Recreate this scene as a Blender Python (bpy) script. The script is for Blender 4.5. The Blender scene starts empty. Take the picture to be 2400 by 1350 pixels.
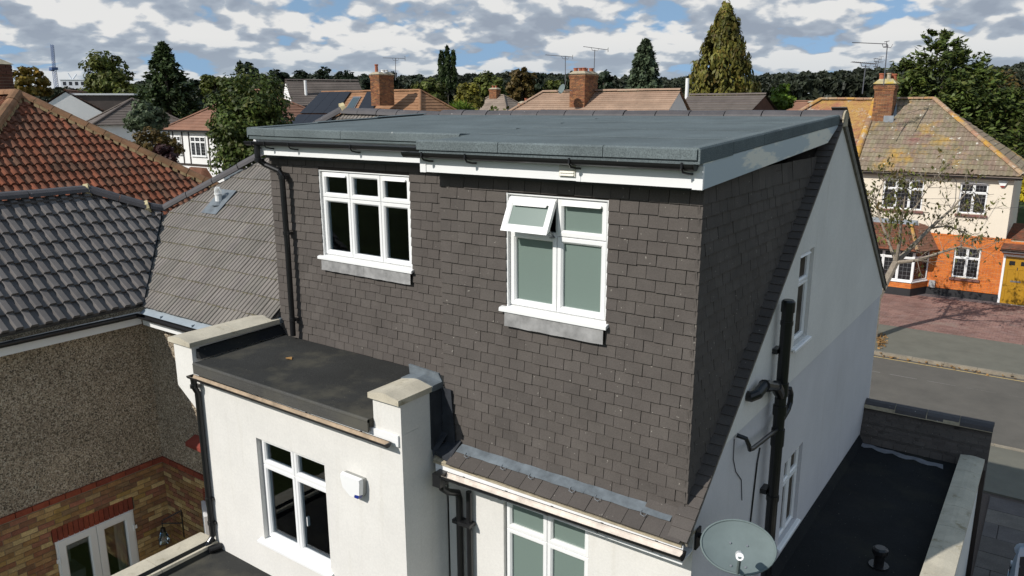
import bpy, bmesh, math, random
import numpy as np
from mathutils import Vector, Matrix

random.seed(7)
RNG = np.random.default_rng(11)
D = bpy.data
SC = bpy.context.scene
COL = SC.collection
G = -4.75                                   # ground level (z = 0 is the foot of the tile-hung dormer)

# ------------------------------------------------------------------ camera
CAM = np.array([2.1821, -5.4773, 3.2941])
YAW, PITCH, ROLL, FPX = 0.6233, 0.2323, -0.0039, 1800.1
cy_, sy_ = math.cos(YAW), math.sin(YAW)
FW = np.array([-sy_*math.cos(PITCH), cy_*math.cos(PITCH), -math.sin(PITCH)])
R0 = np.array([cy_, sy_, 0.0]); U0 = np.cross(R0, FW)
RT = R0*math.cos(ROLL)+U0*math.sin(ROLL); UP = -R0*math.sin(ROLL)+U0*math.cos(ROLL)
cd = D.cameras.new('camera'); cam = D.objects.new('camera', cd); COL.objects.link(cam)
cd.sensor_width = 36; cd.lens = FPX/2400*36; cd.clip_end = 6000; cd.clip_start = .05
M = Matrix.Identity(4)
for i in range(3):
    M[i][0], M[i][1], M[i][2], M[i][3] = RT[i], UP[i], -FW[i], CAM[i]
cam.matrix_world = M
SC.camera = cam
SC.view_settings.view_transform = 'Standard'
SC.view_settings.look = 'None'
SC.view_settings.exposure = 0.0
SC.view_settings.gamma = 1.0
SC.view_settings.use_curve_mapping = False

# ------------------------------------------------------------------ sun and sky
SUN = np.array([-1.0, -2.38, 1.90]); SUN = SUN/np.linalg.norm(SUN)
sl = D.lights.new('sun', 'SUN'); sl.energy = 4.4; sl.angle = math.radians(.5); sl.color = (1.0, .96, .90)
so = D.objects.new('sun', sl); COL.objects.link(so)
so.rotation_euler = Vector(SUN).to_track_quat('Z', 'Y').to_euler()
so.location = (-8, -20, 30)

world = D.worlds.new('World'); SC.world = world; world.use_nodes = True
nt = world.node_tree; nt.nodes.clear()
def N(t, **k):
    n = nt.nodes.new(t)
    for a, b in k.items(): setattr(n, a, b)
    return n
def L(a, b): nt.links.new(a, b)
def mth(op, a, b=None, c=None, clamp=False):
    n = N('ShaderNodeMath', operation=op, use_clamp=clamp)
    for i, v in enumerate((a, b, c)):
        if v is None: continue
        if isinstance(v, (int, float)): n.inputs[i].default_value = v
        else: L(v, n.inputs[i])
    return n.outputs[0]
wout = N('ShaderNodeOutputWorld')
sky = N('ShaderNodeTexSky', sky_type='NISHITA', sun_disc=False)
sky.sun_elevation = math.asin(SUN[2]); sky.sun_rotation = math.atan2(SUN[0], SUN[1])
sky.air_density = 1.0; sky.dust_density = .3; sky.ozone_density = 2.0
bg1 = N('ShaderNodeBackground'); bg1.inputs[1].default_value = .15; hz = N('ShaderNodeMix', data_type='RGBA'); hz.inputs[0].default_value = .35; L(sky.outputs[0], hz.inputs[6]); hz.inputs[7].default_value = (2.1, 3.3, 4.1, 1); L(hz.outputs[2], bg1.inputs[0])
tc = N('ShaderNodeTexCoord'); sep = N('ShaderNodeSeparateXYZ'); L(tc.outputs['Generated'], sep.inputs[0])
lift = N('ShaderNodeVectorMath', operation='ADD'); L(tc.outputs['Generated'], lift.inputs[0]); lift.inputs[1].default_value = (0, 0, .26)
lnrm = N('ShaderNodeVectorMath', operation='NORMALIZE'); L(lift.outputs[0], lnrm.inputs[0]); L(lnrm.outputs[0], sky.inputs[0])
zc = mth('MAXIMUM', sep.outputs[2], 0.0)
rxy = mth('SQRT', mth('ADD', mth('MULTIPLY', sep.outputs[0], sep.outputs[0]), mth('MULTIPLY', sep.outputs[1], sep.outputs[1])))
def cloud_field(up):
    """heaped cloud: broad noise plus rounded billows; up lifts the sample point"""
    rr = mth('POWER', mth('ADD', zc, .075+up), -.40)
    rr = mth('DIVIDE', rr, mth('MAXIMUM', rxy, .02))
    cb = N('ShaderNodeCombineXYZ'); L(mth('MULTIPLY', sep.outputs[0], rr), cb.inputs[0]); L(mth('MULTIPLY', sep.outputs[1], rr), cb.inputs[1]); cb.inputs[2].default_value = 2.7
    def nz(scale, detail, rough, dist=0):
        n = N('ShaderNodeTexNoise'); n.inputs['Scale'].default_value = scale; n.inputs['Detail'].default_value = detail
        n.inputs['Roughness'].default_value = rough; n.inputs['Distortion'].default_value = dist; L(cb.outputs[0], n.inputs['Vector']); return n
    warp = nz(9, 3, .5)
    vm = N('ShaderNodeVectorMath', operation='MULTIPLY_ADD'); L(warp.outputs['Color'], vm.inputs[0]); vm.inputs[1].default_value = (.10, .10, .10); L(cb.outputs[0], vm.inputs[2])
    def vo(scale):
        v_ = N('ShaderNodeTexVoronoi', feature='F1'); v_.inputs['Scale'].default_value = scale
        L(vm.outputs[0], v_.inputs['Vector']); return v_.outputs['Distance']
    base = nz(CLS, 3, .5).outputs['Fac']
    f = mth('ADD', mth('MULTIPLY', base, 1.0), mth('MULTIPLY', mth('SUBTRACT', .42, vo(CLS*2.6)), .26))
    f = mth('ADD', f, mth('MULTIPLY', mth('SUBTRACT', .42, vo(CLS*6.5)), .09))
    f = mth('ADD', f, mth('MULTIPLY', mth('SUBTRACT', nz(CLS*12, 4, .6).outputs['Fac'], .5), .10))
    return f
CLS = 4.7
na = cloud_field(0.0); nb = cloud_field(.020)
dens_in = mth('SUBTRACT', na, mth('MULTIPLY', zc, .30))          # gaps open up overhead, close towards the horizon
dens = N('ShaderNodeMapRange', interpolation_type='SMOOTHSTEP'); L(dens_in, dens.inputs[0])
dens.inputs[1].default_value = .27; dens.inputs[2].default_value = .375
lit = mth('MULTIPLY_ADD', mth('SUBTRACT', na, nb), 4.2, .55)
lit = mth('ADD', lit, mth('MULTIPLY', mth('SUBTRACT', .50, dens_in), .9), clamp=True)
cr = N('ShaderNodeValToRGB'); L(lit, cr.inputs[0])
cr.color_ramp.elements[0].position = .08; cr.color_ramp.elements[0].color = (.34, .395, .48, 1)
cr.color_ramp.elements[1].position = .90; cr.color_ramp.elements[1].color = (.86, .86, .85, 1)
e = cr.color_ramp.elements.new(.55); e.color = (.44, .50, .58, 1)
far_ = N('ShaderNodeMapRange'); L(zc, far_.inputs[0]); far_.inputs[1].default_value = .01; far_.inputs[2].default_value = .08; far_.inputs[3].default_value = .5; far_.inputs[4].default_value = 0
cmix = N('ShaderNodeMix', data_type='RGBA'); L(far_.outputs[0], cmix.inputs[0]); L(cr.outputs[0], cmix.inputs[6]); cmix.inputs[7].default_value = (.47, .565, .65, 1)
bg2 = N('ShaderNodeBackground'); L(cmix.outputs[2], bg2.inputs[0]); bg2.inputs[1].default_value = .92
mx = N('ShaderNodeMixShader'); L(dens.outputs[0], mx.inputs[0]); L(bg1.outputs[0], mx.inputs[1]); L(bg2.outputs[0], mx.inputs[2])
L(mx.outputs[0], wout.inputs[0])

# ------------------------------------------------------------------ projection helpers (real points for given picture directions)
def ray(px, py): return FW+RT*(px-1200)/FPX+UP*(675-py)/FPX
def at(px, py, depth): return CAM+ray(px, py)*depth
def onp(ax, val, px, py):
    d = ray(px, py); return CAM+d*((val-CAM[ax])/d[ax])
def proj(P):
    d = np.asarray(P, float)-CAM; z = d@FW
    z = np.where(np.abs(z) < 1e-6, 1e-6, z)
    return np.stack([1200+FPX*(d@RT)/z, 675-FPX*(d@UP)/z, z], -1)

# ------------------------------------------------------------------ materials
def newmat(name):
    m = D.materials.new(name); m.use_nodes = True
    t = m.node_tree; b = t.nodes['Principled BSDF']
    return m, t, b
def tn(t, typ, **k):
    n = t.nodes.new(typ)
    for a, v in k.items(): setattr(n, a, v)
    return n
def tmath(t, op, a, b=None, clamp=False):
    n = tn(t, 'ShaderNodeMath', operation=op, use_clamp=clamp)
    for i, v in enumerate((a, b)):
        if v is None: continue
        if isinstance(v, (int, float)): n.inputs[i].default_value = v
        else: t.links.new(v, n.inputs[i])
    return n.outputs[0]
def tnoise(t, scale, detail=4, rough=.6, vec=None, stretch=None):
    tc = tn(t, 'ShaderNodeNewGeometry')
    n = tn(t, 'ShaderNodeTexNoise'); n.inputs['Scale'].default_value = scale
    n.inputs['Detail'].default_value = detail; n.inputs['Roughness'].default_value = rough
    src = tc.outputs['Position']
    if stretch:
        mp = tn(t, 'ShaderNodeMapping'); mp.inputs['Scale'].default_value = stretch
        t.links.new(src, mp.inputs[0]); src = mp.outputs[0]
    t.links.new(src, n.inputs['Vector'])
    return n.outputs['Fac']
def ramp(t, fac, stops):
    r = tn(t, 'ShaderNodeValToRGB'); el = r.color_ramp.elements
    while len(el) < len(stops): el.new(.5)
    for e_, (p, c) in zip(el, stops):
        e_.position = p; e_.color = (c[0], c[1], c[2], 1)
    t.links.new(fac, r.inputs[0]); return r.outputs[0]
def mixc(t, fac, a, b, mode='MIX'):
    n = tn(t, 'ShaderNodeMix', data_type='RGBA', blend_type=mode)
    if isinstance(fac, (int, float)): n.inputs[0].default_value = fac
    else: t.links.new(fac, n.inputs[0])
    for i, v in ((6, a), (7, b)):
        if isinstance(v, tuple): n.inputs[i].default_value = (v[0], v[1], v[2], 1)
        else: t.links.new(v, n.inputs[i])
    return n.outputs[2]
def bump(t, b, h, strength=.3, dist=.01):
    n = tn(t, 'ShaderNodeBump'); n.inputs['Strength'].default_value = strength; n.inputs['Distance'].default_value = dist
    t.links.new(h, n.inputs['Height']); t.links.new(n.outputs[0], b.inputs['Normal'])
def prand(t):
    o = tn(t, 'ShaderNodeObjectInfo'); g = tn(t, 'ShaderNodeNewGeometry')
    return tmath(t, 'FRACT', tmath(t, 'ADD', o.outputs['Random'], g.outputs['Random Per Island']))
def simple(name, col, rough=.5, noise=0.0, nscale=8.0, metal=0, bumpy=0, bscale=60, spec=.5):
    m, t, b = newmat(name)
    b.inputs['Roughness'].default_value = rough; b.inputs['Metallic'].default_value = metal
    b.inputs['Specular IOR Level'].default_value = spec
    if noise:
        f = tnoise(t, nscale, 5, .65)
        lo = tuple(c*(1-noise) for c in col); hi = tuple(min(1, c*(1+noise)) for c in col)
        t.links.new(ramp(t, f, [(.3, lo), (.7, hi)]), b.inputs['Base Color'])
    else: b.inputs['Base Color'].default_value = (*col, 1)
    if bumpy: bump(t, b, tnoise(t, bscale, 3), bumpy, .005)
    return m
def pieces_mat(name, cols, rough=.8, grime=.25, gscale=3.0, fine=60.0, finek=.2, spots=None, patches=None, spec=.3, bumpk=.25):
    """a material whose pieces each take their own tone between cols, with wear and grain"""
    m, t, b = newmat(name); b.inputs['Roughness'].default_value = rough; b.inputs['Specular IOR Level'].default_value = spec
    n_ = len(cols); c = ramp(t, prand(t), [(i/max(1, n_-1), cc) for i, cc in enumerate(cols)])
    g = tnoise(t, gscale, 5, .65)
    c = mixc(t, 1.0, c, ramp(t, g, [(.3, (1-grime,)*3), (.7, (1+grime,)*3)]), 'MULTIPLY')
    f = tnoise(t, fine, 3, .7)
    c = mixc(t, 1.0, c, ramp(t, f, [(.3, (1-finek,)*3), (.7, (1+finek,)*3)]), 'MULTIPLY')
    for (sc_, thr, colr, soft) in (patches or []):
        p = tnoise(t, sc_, 6, .7); p = ramp(t, p, [(thr-soft, (0, 0, 0)), (thr+soft, (1, 1, 1))])
        c = mixc(t, p, c, colr)
    for (sc_, thr, colr) in (spots or []):
        p = tnoise(t, sc_, 2, .5); p = ramp(t, p, [(thr, (0, 0, 0)), (thr+.015, (1, 1, 1))])
        c = mixc(t, p, c, colr)
    t.links.new(c, b.inputs['Base Color'])
    bump(t, b, f, bumpk, .004)
    return m
M_ = {}
M_['upvc'] = simple('white_upvc', (.80, .80, .79), .3, .02, 3)
M_['fascia'] = simple('white_fascia', (.80, .80, .79), .35, .03, 2)
M_['black'] = simple('black_pvc', (.012, .012, .013), .28, .1, 6)
def render_mat(name, col):
    m, t, b = newmat(name); b.inputs['Roughness'].default_value = .9; b.inputs['Specular IOR Level'].default_value = .2
    c = ramp(t, tnoise(t, 1.1, 5, .65), [(.3, tuple(x*.93 for x in col)), (.7, tuple(min(1, x*1.05) for x in col))])
    c = mixc(t, 1.0, c, ramp(t, tnoise(t, 1.0, 4, .6, stretch=(9, 9, .7)), [(.58, (1, 1, 1)), (.85, (.90, .89, .86))]), 'MULTIPLY')
    c = mixc(t, 1.0, c, ramp(t, tnoise(t, 45, 3, .6), [(.3, (.95,)*3), (.7, (1.04,)*3)]), 'MULTIPLY')
    t.links.new(c, b.inputs['Base Color']); bump(t, b, tnoise(t, 70, 3, .6), .3, .005); return m
M_['render'] = render_mat('painted_render', (.69, .67, .63))
M_['render_grey'] = render_mat('greyer_render', (.585, .572, .578))  # lower side wall: slightly darker, greyer tone than the gable above
M_['gutter_in'] = simple('gutter_inside', (.62, .55, .48), .7, .25, 9)
M_['lead'] = simple('lead_sheet', (.13, .15, .165), .6, .35, 6, metal=.0, bumpy=.2, bscale=25)
M_['leadshaded'] = simple('shadow_tinted_lead', (.035, .038, .044), .7, .3, 6, spec=.15)  # shadow over the soakers is put into this near-black lead colour
M_['gutter_dirt'] = simple('gutter_dirt', (.34, .26, .18), .9, .35, 9)
M_['leadapron'] = simple('lead_apron', (.27, .265, .26), .45, .35, 7, bumpy=.2, bscale=20)
M_['coping'] = pieces_mat('coping_stone', [(.47, .43, .34), (.52, .47, .37)], .9, .16, 3, 90, .12, patches=[(5, .66, (.24, .20, .12), .09)])
M_['tile'] = pieces_mat('hanging_tile', [(.086, .076, .069), (.098, .086, .078), (.091, .080, .072), (.104, .092, .083)], .85, .13, 2.5, 120, .18, spots=[(34, .735, (.26, .24, .21))], spec=.08)
M_['ridge'] = pieces_mat('ridge_tile', [(.070, .064, .066), (.084, .077, .078)], .6, .15, 5, 90, .12, spots=[(20, .74, (.4, .38, .36))])
M_['greytile'] = pieces_mat('grey_profile_tile', [(.165, .15, .13), (.19, .17, .148), (.178, .158, .142)], .75, .18, 2.2, 90, .12)
M_['moss'] = simple('moss_line', (.13, .115, .065), .9, .3, 30)
M_['blacktile'] = pieces_mat('dark_profile_tile', [(.125, .115, .110), (.15, .138, .131), (.135, .123, .117)], .85, .15, 2, 90, .12, spec=.1)
M_['redtile'] = pieces_mat('red_roof_tile', [(.175, .066, .039), (.145, .068, .044), (.20, .072, .042), (.115, .066, .045), (.16, .077, .05)], .9, .3, 2.2, 70, .18, spec=.08)
M_['redhip'] = pieces_mat('brown_hip_tile', [(.21, .115, .058), (.25, .13, .07)], .85, .3, 3, 60, .2, patches=[(4, .6, (.14, .10, .05), .06)])
M_['mortar'] = simple('mortar', (.36, .31, .22), .95, .25, 12, bumpy=.5)
def felt(name, c, spk, wear=None):
    m, t, b = newmat(name); b.inputs['Roughness'].default_value = .9; b.inputs['Specular IOR Level'].default_value = .1
    f = tnoise(t, 130, 2, .75); col = ramp(t, f, [(.3, tuple(x*(1-spk) for x in c)), (.72, tuple(x*(1+spk) for x in c))])
    g = tnoise(t, 1.6, 5, .6); col = mixc(t, 1.0, col, ramp(t, g, [(.3, (.82,)*3), (.72, (1.16,)*3)]), 'MULTIPLY')
    if wear:
        p = ramp(t, tnoise(t, 1.5, 6, .6), [(.5, (0, 0, 0)), (.68, (1, 1, 1))]); col = mixc(t, p, col, wear)
        p = ramp(t, tnoise(t, 40, 2, .5), [(.73, (0, 0, 0)), (.75, (1, 1, 1))]); col = mixc(t, p, col, (.12, .11, .09))
    else:
        st = ramp(t, tnoise(t, 3.0, 4, .6, stretch=(.25, 2.0, 1)), [(.62, (0, 0, 0)), (.8, (.6, .6, .6))]); col = mixc(t, st, col, tuple(x*1.35 for x in c))
        p = ramp(t, tnoise(t, 14, 2, .5), [(.76, (0, 0, 0)), (.775, (1, 1, 1))]); col = mixc(t, p, col, (.35, .35, .33))
    t.links.new(col, b.inputs['Base Color']); bump(t, b, f, .35, .003)
    return m
M_['felt'] = felt('mineral_felt', (.115, .138, .142), .36)
M_['felttrim'] = felt('mineral_felt_trim', (.125, .148, .152), .45)
M_['feltdark'] = felt('worn_dark_felt', (.038, .038, .036), .5, (.078, .073, .058))
M_['feltedge'] = felt('lighter_felt_edge', (.075, .073, .068), .5, (.10, .095, .08))  # front felt face of the bay, lighter grey than its roof
M_['feltblack'] = felt('black_felt', (.020, .021, .022), .4, (.03, .03, .026))
# pebbledash
m, t, b = newmat('pebbledash'); b.inputs['Roughness'].default_value = .95
v = tn(t, 'ShaderNodeTexVoronoi'); v.inputs['Scale'].default_value = 62; gp = tn(t, 'ShaderNodeNewGeometry'); t.links.new(gp.outputs['Position'], v.inputs['Vector'])
sp = tn(t, 'ShaderNodeSeparateColor'); t.links.new(v.outputs['Color'], sp.inputs[0])
c = ramp(t, sp.outputs[0], [(0, (.10, .08, .055)), (.3, (.30, .235, .165)), (.65, (.43, .34, .24)), (1, (.66, .57, .44))])
c = mixc(t, 1.0, c, ramp(t, tnoise(t, 1.4, 5, .6), [(.3, (.8,)*3), (.7, (1.15,)*3)]), 'MULTIPLY')
t.links.new(c, b.inputs['Base Color']); bump(t, b, v.outputs['Distance'], 1.0, .02); M_['pebble'] = m
M_['stock'] = pieces_mat('yellow_stock_brick', [(.36, .23, .075), (.20, .095, .055), (.44, .30, .12), (.24, .095, .06), (.31, .18, .07), (.55, .40, .19), (.19, .11, .06), (.32, .13, .08)], .9, .25, 9, 70, .3)
M_['redbrick'] = pieces_mat('red_brick', [(.25, .055, .03), (.20, .05, .03), (.29, .07, .035)], .9, .2, 9, 80, .25)
M_['orange'] = pieces_mat('orange_brick', [(.56, .155, .03), (.63, .185, .037), (.50, .13, .03), (.60, .20, .05)], .9, .12, 4, 60, .15)
M_['chimbrick'] = pieces_mat('chimney_brick', [(.25, .095, .045), (.14, .065, .038), (.31, .14, .06), (.115, .065, .04)], .9, .25, 3, 40, .25)
M_['darkbrick'] = pieces_mat('soot_brick', [(.10, .045, .03), (.14, .06, .04), (.07, .04, .03)], .9, .25, 3, 40, .25)
M_['joint'] = simple('brick_joint', (.30, .24, .17), .95, .2, 10)
M_['jointlight'] = simple('light_joint', (.55, .42, .28), .95, .15, 10)
M_['cream'] = simple('cream_paint', (.72, .64, .52), .85, .04, 1.5, bumpy=.2)
M_['plinth'] = simple('black_plinth', (.018, .018, .02), .7, .2, 4)
M_['oldtile'] = pieces_mat('lichened_tile', [(.235, .195, .125), (.20, .165, .105), (.245, .195, .14), (.225, .16, .12), (.26, .225, .15)], .9, .22, 1.2, 30, .2,
                           patches=[(.42, .60, (.38, .235, .06), .05), (1.1, .665, (.45, .22, .035), .03), (.9, .62, (.23, .12, .10), .06)], spots=[(5, .70, (.5, .47, .4))])
M_['oldplain'] = pieces_mat('lichened_plain_tile', [(.30, .125, .075), (.34, .15, .09), (.26, .12, .08)], .9, .25, 1.5, 30, .2,
                            patches=[(.8, .52, (.40, .24, .08), .08), (2.2, .60, (.42, .36, .28), .05)])
M_['oldridge'] = pieces_mat('lichened_ridge', [(.30, .17, .10), (.34, .24, .15), (.28, .12, .08)], .9, .3, 2, 30, .2, patches=[(1.1, .55, (.45, .25, .05), .06), (3, .62, (.5, .46, .38), .04)])
M_['plainroof'] = pieces_mat('brown_plain_tile', [(.30, .20, .14), (.345, .235, .165), (.27, .175, .12), (.37, .26, .185)], .9, .2, 1, 20, .15, patches=[(1.5, .68, (.22, .11, .07), .03)])
M_['brownroof'] = pieces_mat('brown_roof', [(.22, .115, .075), (.25, .13, .085), (.20, .105, .07)], .9, .15, 1, 20, .15)
M_['orangeroof'] = pieces_mat('orange_roof', [(.255, .135, .07), (.29, .155, .082), (.22, .115, .062)], .9, .25, 1.2, 20, .2)
M_['darkroof'] = pieces_mat('dark_roof', [(.12, .10, .085), (.14, .115, .10), (.105, .085, .075)], .9, .2, 1, 20, .15)
M_['greyroof'] = pieces_mat('grey_brown_roof', [(.24, .19, .15), (.27, .21, .165), (.21, .165, .13)], .9, .2, 1, 20, .15)
M_['white_wall'] = simple('white_wall', (.74, .73, .71), .85, .04, 1)
M_['timber'] = simple('dark_timber', (.035, .025, .02), .8, .2, 5)
M_['terracotta'] = simple('terracotta', (.32, .10, .05), .85, .2, 6)
M_['metal'] = simple('grey_metal', (.30, .30, .31), .4, .1, 8, metal=.7)
M_['aerial'] = simple('aerial_metal', (.10, .10, .11), .5, .1, 8, metal=.3)
M_['whitepipe'] = simple('white_pipe', (.78, .78, .76), .4)
M_['solar'] = simple('solar_cell', (.020, .021, .026), .35, .1, 2, spec=.15)
M_['solarrail'] = simple('solar_rail', (.35, .36, .38), .35, metal=.8)
M_['asphalt'] = simple('asphalt', (.105, .094, .078), .9, .15, 1.2, bumpy=.4, bscale=150)
M_['pavement'] = simple('pavement', (.135, .128, .10), .95, .13, 1.5, bumpy=.4, bscale=120)
M_['kerb'] = pieces_mat('kerb_stone', [(.22, .19, .145), (.26, .22, .165)], .95, .25, 3, 40, .2)
M_['yellow'] = simple('yellow_paint', (.52, .37, .15), .8, .2, 14)
M_['seam'] = simple('tar_seam', (.20, .185, .165), .9, .25, 20)
M_['paver'] = pieces_mat('brick_paver', [(.235, .135, .11), (.27, .16, .13), (.205, .11, .092), (.26, .165, .14)], .95, .25, 1.0, 30, .2, patches=[(.7, .64, (.26, .19, .155), .06)])
M_['pavejoint'] = simple('paver_joint', (.085, .062, .05), 1.0, .2, 20)
M_['slab'] = pieces_mat('stone_slab', [(.10, .085, .075), (.13, .115, .10), (.11, .095, .09), (.15, .13, .11)], .9, .2, 3, 50, .2)
M_['gravel'] = simple('slate_gravel', (.12, .095, .095), .9, .6, 40, bumpy=.8, bscale=50)
M_['grass'] = simple('grass', (.045, .06, .02), 1.0, .35, .35, spec=.05)
M_['dishgrey'] = simple('dish_grey', (.145, .178, .176), .95, .12, 4, spec=.04)
M_['yellowdoor'] = simple('ochre_door', (.38, .20, .012), .4, .08, 6)
M_['bark'] = simple('bark', (.105, .085, .065), .95, .3, 12, bumpy=.6, bscale=30)
M_['palebark'] = simple('pale_bark', (.24, .20, .155), .95, .3, 12, bumpy=.6, bscale=30)
M_['room'] = simple('room_plaster', (.30, .27, .24), .9)
M_['roomfloor'] = simple('room_floor', (.16, .11, .07), .6)
M_['curtain'] = simple('curtain', (.40, .42, .45), .9, .15, 6)
M_['ornament'] = simple('amber_glass', (.55, .26, .02), .25)
M_['blue'] = simple('blue_plastic', (.012, .03, .23), .35)
M_['carpaint'] = simple('silver_blue_paint', (.30, .40, .50), .3, .03, 2, metal=.15)
M_['tyre'] = simple('tyre', (.015, .015, .015), .85)
M_['chrome'] = simple('chrome', (.6, .6, .62), .15, metal=1)
M_['lamp'] = simple('lamp_glass', (.55, .57, .6), .1)
M_['crane'] = simple('crane_blue', (.07, .12, .26), .5)
M_['flat_wall'] = simple('flats_wall', (.56, .59, .62), .8, .04, .3)
M_['litter'] = pieces_mat('dry_leaf', [(.22, .12, .04), (.30, .17, .06), (.16, .09, .04)], .9)
M_['leadline'] = simple('window_lead', (.24, .24, .25), .5)
M_['redsill'] = simple('red_sill_tile', (.22, .04, .025), .7, .15, 8)
M_['purplesill'] = simple('dark_sill_tile', (.17, .075, .06), .7, .2, 8)
M_['greysash'] = simple('grey_flashing', (.22, .24, .26), .5, .2, 4)
def glassmat(name, tint=(.75, .8, .8), rough=.02):
    m = D.materials.new(name); m.use_nodes = True; t = m.node_tree; t.nodes.clear()
    o = tn(t, 'ShaderNodeOutputMaterial'); tr = tn(t, 'ShaderNodeBsdfTransparent'); tr.inputs[0].default_value = (*tint, 1)
    gl = tn(t, 'ShaderNodeBsdfGlossy'); gl.inputs['Roughness'].default_value = rough; gl.inputs[0].default_value = (.9, .95, 1, 1)
    fr = tn(t, 'ShaderNodeFresnel'); fr.inputs[0].default_value = 1.5
    mx_ = tn(t, 'ShaderNodeMixShader'); t.links.new(fr.outputs[0], mx_.inputs[0]); t.links.new(tr.outputs[0], mx_.inputs[1]); t.links.new(gl.outputs[0], mx_.inputs[2])
    t.links.new(mx_.outputs[0], o.inputs[0]); return m
M_['glass'] = glassmat('window_glass')
M_['frost'] = simple('frosted_glass', (.165, .215, .19), .25, .05, 260, spec=.5)
M_['darkglass'] = simple('dark_window_glass', (.018, .018, .02), .06, .2, 1)
M_['sideglass'] = simple('painted_reflection_glass', (.075, .062, .048), .5, .5, 3, spec=.03)  # brown mottle in the colour stands for reflections; real gloss nearly off
M_['skyglass'] = simple('rooflight_glass', (.06, .08, .085), .08)
# cheek fascia: smeared adhesive and grey protective film
m, t, b = newmat('smeared_board'); b.inputs['Roughness'].default_value = .32
p = ramp(t, tnoise(t, 1.7, 6, .6, stretch=(1, .5, 2.4)), [(.52, (0, 0, 0)), (.57, (1, 1, 1))])
c = mixc(t, p, (.47, .53, .58), (.80, .77, .70)); t.links.new(c, b.inputs['Base Color']); M_['smear'] = m
def leafmat(name, cols, trans=.25, clump=.5, cs=.9):
    m = D.materials.new(name); m.use_nodes = True; t = m.node_tree; b = t.nodes['Principled BSDF']
    b.inputs['Roughness'].default_value = .55; b.inputs['Specular IOR Level'].default_value = .25
    c = ramp(t, prand(t), [(i/max(1, len(cols)-1), q) for i, q in enumerate(cols)])
    c = mixc(t, 1.0, c, ramp(t, tnoise(t, cs, 3, .6), [(.35, (1-clump,)*3), (.68, (1+clump,)*3)]), 'MULTIPLY')
    t.links.new(c, b.inputs['Base Color'])
    tr = tn(t, 'ShaderNodeBsdfTranslucent'); t.links.new(c, tr.inputs[0])
    mx_ = tn(t, 'ShaderNodeMixShader'); mx_.inputs[0].default_value = trans
    o = t.nodes['Material Output']; t.links.new(b.outputs[0], mx_.inputs[1]); t.links.new(tr.outputs[0], mx_.inputs[2]); t.links.new(mx_.outputs[0], o.inputs[0])
    return m
LF = {
 'green': leafmat('leaf_green', [(.055, .085, .016), (.085, .115, .022), (.04, .062, .014), (.115, .12, .03)]),
 'mid': leafmat('leaf_mid', [(.07, .095, .018), (.11, .125, .024), (.085, .088, .02)]),
 'gold': leafmat('leaf_gold', [(.17, .115, .018), (.22, .15, .02), (.12, .10, .02), (.24, .13, .02)]),
 'conifer': leafmat('needle_green', [(.036, .058, .018), (.052, .076, .022), (.028, .044, .016)], .12),
 'golden': leafmat('needle_golden', [(.125, .125, .022), (.16, .14, .026), (.095, .105, .02), (.17, .11, .024)], .2),
 'bluecon': leafmat('needle_blue', [(.075, .10, .055), (.095, .125, .068), (.055, .075, .042)], .12),
 'cypress': leafmat('needle_cypress', [(.065, .095, .018), (.085, .115, .022), (.045, .065, .016), (.11, .12, .025)], .15),
 'silver': leafmat('leaf_silver', [(.085, .11, .055), (.11, .14, .075), (.06, .085, .04)]),
 'dark': leafmat('leaf_dark', [(.016, .026, .012), (.022, .034, .014), (.013, .020, .010)], .1, .35),
 'far': leafmat('leaf_far', [(.030, .038, .024), (.042, .05, .028), (.025, .031, .021)], .1, .4, .1),
 'rust': leafmat('leaf_rust', [(.095, .07, .018), (.12, .075, .02), (.075, .065, .018)]),
 'yellowg': leafmat('leaf_yellow_green', [(.15, .145, .022), (.19, .165, .026), (.11, .11, .02)]),
 'bright': leafmat('leaf_bright', [(.12, .19, .02), (.15, .22, .025), (.09, .15, .02)]),
 'yellow': leafmat('leaf_yellow', [(.34, .27, .012), (.40, .31, .015), (.28, .24, .015)]),
 'purple': leafmat('leaf_purple', [(.055, .022, .022), (.07, .03, .028), (.04, .018, .018)]),
 'street': leafmat('leaf_street', [(.11, .12, .03), (.14, .145, .04), (.09, .085, .025), (.15, .10, .035)]),
}

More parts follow.
